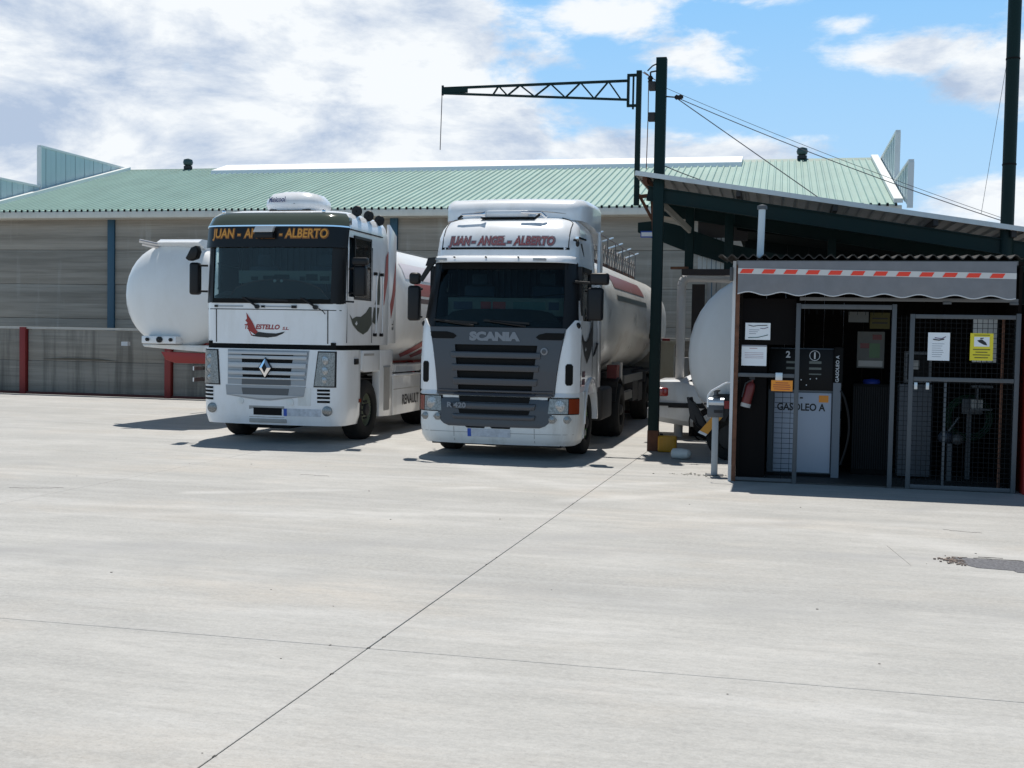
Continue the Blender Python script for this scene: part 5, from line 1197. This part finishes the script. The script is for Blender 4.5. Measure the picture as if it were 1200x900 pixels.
# shell
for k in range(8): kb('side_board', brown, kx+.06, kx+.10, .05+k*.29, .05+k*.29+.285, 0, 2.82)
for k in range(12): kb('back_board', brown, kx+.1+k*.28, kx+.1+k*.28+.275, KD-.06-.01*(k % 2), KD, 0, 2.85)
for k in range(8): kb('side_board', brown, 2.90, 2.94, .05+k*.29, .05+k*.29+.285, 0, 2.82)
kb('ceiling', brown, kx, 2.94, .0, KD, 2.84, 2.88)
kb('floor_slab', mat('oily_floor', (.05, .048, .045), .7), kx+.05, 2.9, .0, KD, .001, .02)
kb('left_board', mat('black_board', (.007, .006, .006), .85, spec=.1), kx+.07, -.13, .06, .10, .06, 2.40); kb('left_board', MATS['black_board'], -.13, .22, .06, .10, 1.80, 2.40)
kb('left_board_foot', mat('oily_floor', (.05, .05, .05)), kx+.07, .25, .03, .1, .0, .05)
# corrugated roof edge
cw_ = MB(); prof = []; X_a, X_b = -.78, 2.90; p = .137; n = int((X_b-X_a)/p*6)
for i in range(n+1):
    x = X_a+(X_b-X_a)*i/n; prof.append((x-kx, 2.935+.026*math.sin(2*math.pi*(x-X_a)/p)))
m = len(prof); vs = [(x, y, z+dz) for (y, dz) in ((-.17, 0), (KD+.1, .10), (KD+.1, .085), (-.17, -.015)) for x, z in prof]
cw_.add(vs, [(j*m+i, j*m+i+1, ((j+1) % 4)*m+i+1, ((j+1) % 4)*m+i) for j in range(4) for i in range(m-1)]); cw_.build('corrugated_roof', corr_m, kk)
ch_ = MB().tube((-.26-kx, .3, 2.9), (-.25-kx, .3, 3.58), .045, 16).build('vent_pipe', mat('pale_pvc', (.55, .62, .66), .4, dirt=.2), kk)
MB().lathe([(.03, 0), (.065, .0), (.065, .05), (.01, .065)], (-.25-kx, .3, 3.58), 2, 16).build('pipe_cap', galv, ch_)
# posts and rails
kb('guide_post', mat('white_post', (.60, .60, .60), .5, dirt=.5, dcol=(.2, .12, .08)), kx-.035, kx+.005, -.03, .03, 0, 2.88)
kb('front_post', rust, kx+.008, kx+.06, -.03, .04, 0, 2.85)
kb('pulley', galv, kx-.075, kx-.03, -.05, .02, 2.62, 2.80, .01)
for X_, z1 in ((.25, 2.34), (1.43, 2.34), (1.65, 2.22), (2.90, 2.24)): kb('upright', galv, X_-.028, X_+.028, -.03, .025, .0, z1, .004)
kb('upright', galv, 2.05, 2.085, .0, .02, .03, 1.38, .003); kb('upright', rust, 2.72, 2.75, .03, .06, .03, 2.2)
kb('top_rail', galv, .28, 1.40, -.025, .02, 2.27, 2.33, .004); kb('awning_bar', mat('dull_grey_bar', (.13, .13, .13), .6), .26, 2.88, -.06, -.02, 2.375, 2.42, .004)
kb('left_rail', galv, kx+.06, .22, -.02, .02, 1.375, 1.425, .004); kb('latch', mat('zinc', (.55, .58, .6), .35, metal=.6), -.02, .07, -.05, .0, 1.34, 1.44, .006)
for z in (.035, 1.40, 2.19): kb('gate_rail', galv, 1.68, 2.87, -.022, .018, z-.025, z+.028, .004)
kb('foot_rail', galv, kx+.06, .22, -.02, .02, .02, .06)
for X_ in (2.05, 2.83): kb('bar_clip', galv, X_-.05, X_+.05, -.075, -.02, 2.345, 2.375, .004)
kb('lock', mat('zinc', (.55, .58, .6)), 1.69, 1.73, -.05, -.02, 1.27, 1.36, .006); kb('lock', mat('zinc', (.55, .58, .6)), 1.83, 1.87, -.05, -.02, 1.27, 1.36, .006)
def mesh_panel(name, Xa, Xb, z0, z1, dx, dz, y=0):
    mb = MB(); r = .0028; x = Xa+dx
    while x < Xb-.01: mb.box(x-kx-r, x-kx+r, y-r, y+r, z0, z1); x += dx
    z = z0+dz
    while z < z1-.01: mb.box(Xa-kx, Xb-kx, y-3*r, y-r, z-r, z+r); z += dz
    return mb.build(name, wire_m, kk, kind='stuff')
mesh_panel('wire_mesh', -.02, .22, .06, 1.375, .10, .066)
mesh_panel('wire_mesh', .28, 1.40, 2.20, 2.27, .10, .2)
mesh_panel('wire_mesh', 1.68, 2.87, .06, 1.375, .062, .062); mesh_panel('wire_mesh', 1.68, 2.87, 1.43, 2.165, .062, .062)
mesh_panel('wire_mesh', 1.46, 1.62, .06, 2.2, .06, .062)
# awning
aw = MB(); nx_, nz_ = 140, 10; xa, xb = -.52-kx, 2.80-kx
def hem(x): return 2.455-.021*math.cos(2*math.pi*(x-xa)/.415+math.pi*.35)-.03*(x-xa)/3.3
rows = []
for j in range(nz_+1):
    t = j/nz_; row = []
    for i in range(nx_+1):
        x = xa+(xb-xa)*i/nx_; z = 2.86+(hem(x)-2.86)*t
        y = -.30-.015*math.sin(t*2.2)+(.018*math.sin(x*2.1+.6)*math.sin(x*5.3)+.012*math.sin(x*7.4+t*3))*t*t
        row.append((x, y, z))
    rows.append(row)
vs = [p for r in rows for p in r]+[(p[0], p[1]+.012, p[2]) for r in rows for p in r]; m = nx_+1; o2 = m*(nz_+1)
fs = [(j*m+i, (j+1)*m+i, (j+1)*m+i+1, j*m+i+1) for j in range(nz_) for i in range(nx_)]; fs += [tuple(o2+k for k in reversed(f)) for f in fs]
fs += [(nz_*m+i, o2+nz_*m+i, o2+nz_*m+i+1, nz_*m+i+1) for i in range(nx_)]
awn_o = aw.add(vs, fs).build('awning', awn, kk)
MB().path([(p[0], p[1]+.005, p[2]) for p in rows[-1][::2]], .009, 6).build('hem_piping', mat('pale_piping', (.55, .56, .57), .7), awn_o)
kb('awning_box', mat('dull_grey_bar', (.13, .13, .13)), -.54, 2.82, -.29, .0, 2.82, 2.87)
def aY(x, z):
    t = max(0, min(1, (2.86-z)/(2.86-hem(x)))); return -.30-.015*math.sin(t*2.2)+(.018*math.sin(x*2.1+.6)*math.sin(x*5.3)+.012*math.sin(x*7.4+t*3))*t*t
tp = MB(); vs = []
for i in range(81):
    x = xa+.0+(xb-xa)*i/80; zc = 2.735-.048*(x-xa)/3.3
    vs += [(x, aY(x, zc)-.004, zc-.036), (x, aY(x, zc)-.004, zc+.036)]
tp.add(vs, [(2*i, 2*i+2, 2*i+3, 2*i+1) for i in range(80)]); tpo = tp.build('warning_tape', mat('tape_white', (.62, .60, .58), .5), awn_o, fix=False)
for k in range(12):
    c0 = xa+.075+k*.272; vs = []; zc = 2.735-.048*(c0-xa)/3.3
    for u, v in ((-.055, -.028), (.095, -.028), (.125, .026), (-.02, .026)): vs.append((c0+u, aY(c0+u, zc)-.0085, zc+v))
    MB().add(vs, [(0, 1, 2, 3)]).build('tape_mark', redtape, tpo, fix=False)
MB().path([(-.60-kx, .02, 1.30), (-.66-kx, .02, 1.28), (-.84-kx, .02, 1.17), (-.88-kx, .02, 1.11), (-.88-kx, .02, .96)], .013, 8).build('bent_pipe', mat('white_pipe', (.7, .7, .7), .4), kk)

# things in and on the kiosk
def sign(name, m, X_0, X_1, y, z0, z1, label, cat='sign', th=.006, bev=.0):
    o = thing(name, label, cat, ((X_0+X_1)/2, y, z0)); w = (X_1-X_0)/2
    box('panel', m, o, -w, w, -th, 0, 0, z1-z0, bev); return o, w, z1-z0
def ln(o, x0, x1, z, h, m, y=-.0075): MB().box(x0, x1, y-.001, y, z, z+h).build('print', m, o)
s1, w, h = sign('notice', paper, -.42, -.10, ky+.05, 1.86, 2.08, 'upper white notice with curved dark swooshes on the kiosk\'s left board', 'notice')
def arc(o, pts, m, r=.006): MB().path([(x, -.008, z) for x, z in pts], r, 4).build('print', m, o)
arc(s1, [(-.12, .19), (-.06, .175), (.0, .185), (.12, .19)], inkb); arc(s1, [(-.12, .025), (0, .03), (.06, .045), (.13, .065)], mat('teal_ink', (.03, .09, .09))); arc(s1, [(.03, .15), (.08, .145), (.13, .165)], mat('purple_ink', (.10, .03, .10)), .005)
for k in range(3): ln(s1, -.11, -.02+.02*k, .075+.025*k, .007, ink)
s2, w, h = sign('notice', paper, -.46, -.14, ky+.05, 1.52, 1.78, 'lower plain white notice in a clip on the kiosk\'s left board', 'notice')
box('clip_bar', ink, s2, -.16, .16, -.012, -.006, .25, .27); ln(s2, -.06, .04, .225, .006, redl)
for k in range(4): ln(s2, -.12, .12, .10+.022*k, .006, mat('pink_ink', (.45, .33, .36)))
s3, w, h = sign('notice', orange_lbl, -.07, .20, ky-.03, 1.20, 1.34, 'small orange warning label with red lines hung on the mesh', 'notice')
for k, (a, b) in enumerate(((-.10, .10), (-.11, .11), (-.11, .10), (-.08, .08))): ln(s3, a, b, .022+.027*k, .009, redl)
s4, w, h = sign('notice', paper, 1.84, 2.10, ky-.03, 1.64, 1.99, 'white paper notice on the left half of the kiosk gate', 'notice')
arc(s4, [(-.07, .265), (0, .255), (.06, .27)], inkb, .009); arc(s4, [(-.05, .285), (.03, .275), (.08, .30)], mat('purple_ink', (.1, .03, .1)), .006)
for k in range(7): ln(s4, -.08, .02+.05*random.random(), .045+.027*k, .005, ink)
s5, w, h = sign('camera_warning_sign', yellow, 2.34, 2.61, ky-.03, 1.65, 1.99, 'yellow sign with camera pictogram on the right half of the gate', 'sign')
box('white_field', paper, s5, -.09, .09, -.009, -.007, .175, .295); MB().prism([(-.055, .25), (.0, .265), (.05, .225), (.065, .19), (.03, .195), (-.03, .225)], 1, -.012, -.009).prism([(-.02, .265), (.02, .275), (.02, .285), (-.02, .28)], 1, -.012, -.009).build('camera_pictogram', inkb, s5)
for k, (a, b) in enumerate(((-.08, .08), (-.10, .10), (-.07, .07), (-.10, .10))): ln(s5, a, b, .03+.034*k, .012, mat('olive_ink', (.12, .10, .01)))
ln(s5, -.09, .09, .312, .010, mat('olive_ink', (.12, .1, .01)))
# pump
fp = thing('fuel_pump', 'white and black diesel pump reading GASOLEO A inside the kiosk', 'fuel pump', (.34, 16.1, 0))
box('cabinet', pumpg, fp, -.45, .46, .0, .45, .0, 1.76, .012)
pn = box('front_panel', pumpw, fp, -.365, .385, -.02, -.002, .075, 1.155, .006)
box('plinth', blackm, fp, -.47, .48, -.03, .46, .0, .06)
hdp = box('head_panel', mat('satin_black', (.006, .006, .007), .5, spec=.2), fp, -.44, .43, -.03, -.002, 1.19, 1.745, .01)
text('letters', 'GASOLEO A', inkb, pn, flat(-.01, -.0225, .955), .135, bold=.004, width=.635)
box('label', orange_lbl, pn, .22, .345, -.024, -.021, 1.03, 1.125); box('small_mark', inkb, pn, -.03, .01, -.023, -.021, 1.075, 1.095)
pr_ = mat('white_print', (.62, .64, .66), .5)
text('letters', '1', pr_, hdp, flat(.15, -.0325, 1.655), .12, bold=.004); text('letters', '2', pr_, hdp, flat(-.20, -.0325, 1.665), .12, bold=.004)
MB().lathe([(.062, 0), (.070, 0)], (.15, -.0325, 1.66), 1, 24).build('number_ring', pr_, hdp)
for x0, x1, z, h_ in ((.08, .24, 1.55, .035), (.08, .24, 1.47, .03), (.08, .24, 1.40, .018), (-.22, -.08, 1.55, .03), (-.22, -.08, 1.47, .03)): box('display', mat('lcd_grey', (.10, .12, .11), .2), hdp, x0, x1, -.034, -.031, z, z+h_)
for x, z in ((-.02, 1.33), (.10, 1.345), (.18, 1.35), (.05, 1.26)): MB().lathe([(.009, 0), (.009, -.006), (.001, -.006)], (x, -.031, z), 1, 10).build('button', pr_, hdp)
box('side_channel', mat('channel_grey', (.16, .18, .21), .5), fp, .40, .50, -.05, .2, .02, 1.30)
text('letters', 'GASOLEO A', pr_, fp, lambda u, v: (.45-v, -.062, 1.49+u), .06, bold=.001, width=.36)
box('nozzle_holder', blackm, fp, .40, .52, -.06, .15, 1.30, 1.78, .01)
hs2 = [(.50, -.05, 1.2)]+[(.52+.10*math.sin(math.pi*k/10), -.06, 1.2-1.0*k/10) for k in range(1, 11)]
MB().path(hs2, .016, 8).build('hose', black, fp)
MB().path([(-.46, .1, 1.2), (-.52, .1, .8), (-.50, .1, .3)], .016, 8).build('hose', black, fp)
# extinguisher
fe = thing('fire_extinguisher', 'red fire extinguisher hanging tilted on the kiosk\'s left board', 'extinguisher', (-.395, 15.36, .98)); fe.rotation_euler = (0, .22, 0)
MB().lathe([(.001, .02), (.055, .02), (.062, .05), (.062, .27), (.045, .32), (.02, .34), (.02, .37)], (0, 0, 0), 2, 18).build('cylinder', mat('extinguisher_red', (.12, .012, .010), .45), fe)
MB().lathe([(.064, .0), (.066, .05), (.001, .0)], (0, 0, 0), 2, 18).build('base_ring', mat('grey_ring', (.35, .34, .33), .6), fe)
MB().box(-.04, .03, -.012, .012, .37, .41).path([(0, -.03, .37), (-.07, -.04, .30), (-.07, -.04, .12)], .009).build('valve', greyd, fe)
# cabinet, posters and bits inside, most coloured dark to imitate the kiosk's shade
oc = thing('oil_dispenser', 'dark ribbed cabinet right of the fuel pump in the kiosk', 'cabinet', (1.28, 16.6, 0))
box('body', blackm, oc, -.25, .25, 0, .4, 0, 1.28, .01)
for k in range(16): MB().box(-.24+.03*k, -.225+.03*k, -.012, 0, .10, 1.24).build('rib', mat('ribbed_grey', (.022, .022, .023), .7, spec=.2), oc)
MB().lathe([(.11, 0), (.12, .03), (.10, .06), (.001, .07)], (0, .1, 1.28), 2, 20).build('blue_lid', mat('blue_lid', (.01, .03, .20), .4), oc)
pp, w, h = sign('poster', mat('poster_ground', (.10, .10, .09), .7), 1.07, 1.43, 16.60, 1.50, 2.0, 'darkened colour poster above the dark ribbed cabinet', 'poster')
box('print', mat('poster_red', (.12, .02, .018)), pp, -.14, -.02, -.008, -.006, .27, .34); box('print', mat('poster_green', (.06, .12, .05)), pp, -.02, .12, -.008, -.006, .14, .34); box('print', mat('poster_red', (.3, .05, .04)), pp, .02, .14, -.008, -.006, .39, .46); box('print', grey_m, pp, -.16, .16, -.008, -.006, .02, .10)
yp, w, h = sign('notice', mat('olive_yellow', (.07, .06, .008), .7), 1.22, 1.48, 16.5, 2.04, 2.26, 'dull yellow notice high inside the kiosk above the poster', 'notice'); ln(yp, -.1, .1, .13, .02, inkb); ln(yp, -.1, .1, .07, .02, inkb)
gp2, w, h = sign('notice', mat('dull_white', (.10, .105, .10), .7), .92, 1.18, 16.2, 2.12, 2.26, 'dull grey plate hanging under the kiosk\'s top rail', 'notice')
wc = thing('white_cabinet', 'narrow white cabinet behind the left side of the gate mesh', 'cabinet', (1.84, 16.35, 0))
box('body', mat('cabinet_shaded_white', (.075, .08, .09), .6), wc, -.22, .20, 0, .3, .05, 1.30, .01); box('frame', galv, wc, -.17, .18, -.01, .02, 1.32, 1.74); box('frame_opening', blackm, wc, -.13, .14, -.015, -.01, 1.36, 1.70); box('gauge', grey_m, wc, -.10, .02, -.02, -.015, 1.50, 1.62)
wp = box('white_panel', mat('white_panel', (.70, .70, .68), .6), None, 2.47, 2.76, 15.95, 15.98, 1.62, 2.18); wp.name = 'paper_board'; tag(wp, 'bright white board partly covered by the yellow camera sign', 'panel')
hr = thing('hose_reel', 'green hose reel in the dark right side of the kiosk', 'hose reel', (2.55, 16.6, .85))
for r_ in (.30, .27, .24): MB().lathe([(r_-.02, 0), (r_, -.02), (r_+.02, 0), (r_, .02)], (0, 0, 0), 1, 32, closed=True).build('hose', mat('green_hose', (.006, .03, .015), .5), hr)
MB().box(-.03, .03, -.03, .03, -.85, .1).box(-.1, .16, -.08, -.04, .06, .26).build('stand', galv, hr)
bx = thing('water_pump', 'small pale pump with lever on the floor behind the gate', 'pump', (2.22, 16.3, .30))
MB().ball((0, 0, .30), .10, .09, .09).build('housing', mat('pale_blue_metal', (.05, .06, .08), .5, metal=.3), bx); MB().ball((.15, 0, .28), .08, .08, .08).build('motor', mat('cast_metal', (.08, .08, .08), .5), bx); MB().bar((.02, 0, .36), (.16, 0, .58), .03, .02).build('lever', galv, bx); MB().box(.02, .08, -.03, .03, -.30, .22).build('stand', galv, bx)
kt = thing('kettle_box', 'grey lamp box shelf hanging behind the gate\'s right half', 'box', (2.66, 16.2, .98))
MB().box(-.16, .12, 0, .1, 0, .02).box(-.08, -.06, 0, .1, .02, .32).box(-.14, .12, 0, .1, .30, .33).build('shelf', galv, kt); MB().box(-.14, .0, .01, .09, .02, .14).build('carton', grey_m, kt)

# ================================================================== right edge
rc = thing('red_container', 'red studded metal cabinet at the right edge beside the kiosk', 'cabinet', (3.0, 15.25, 0))
box('body', red, rc, 0, 1.4, 0, 2.2, .0, 2.25, .01)
for k in range(9): MB().ball((.06, -.005, .95+.15*k), .014, .01, .014, 8, 6).build('stud', paper, rc)
box('lid', brown, rc, -.02, 1.45, -.03, 2.2, 2.25, 2.36, .01)
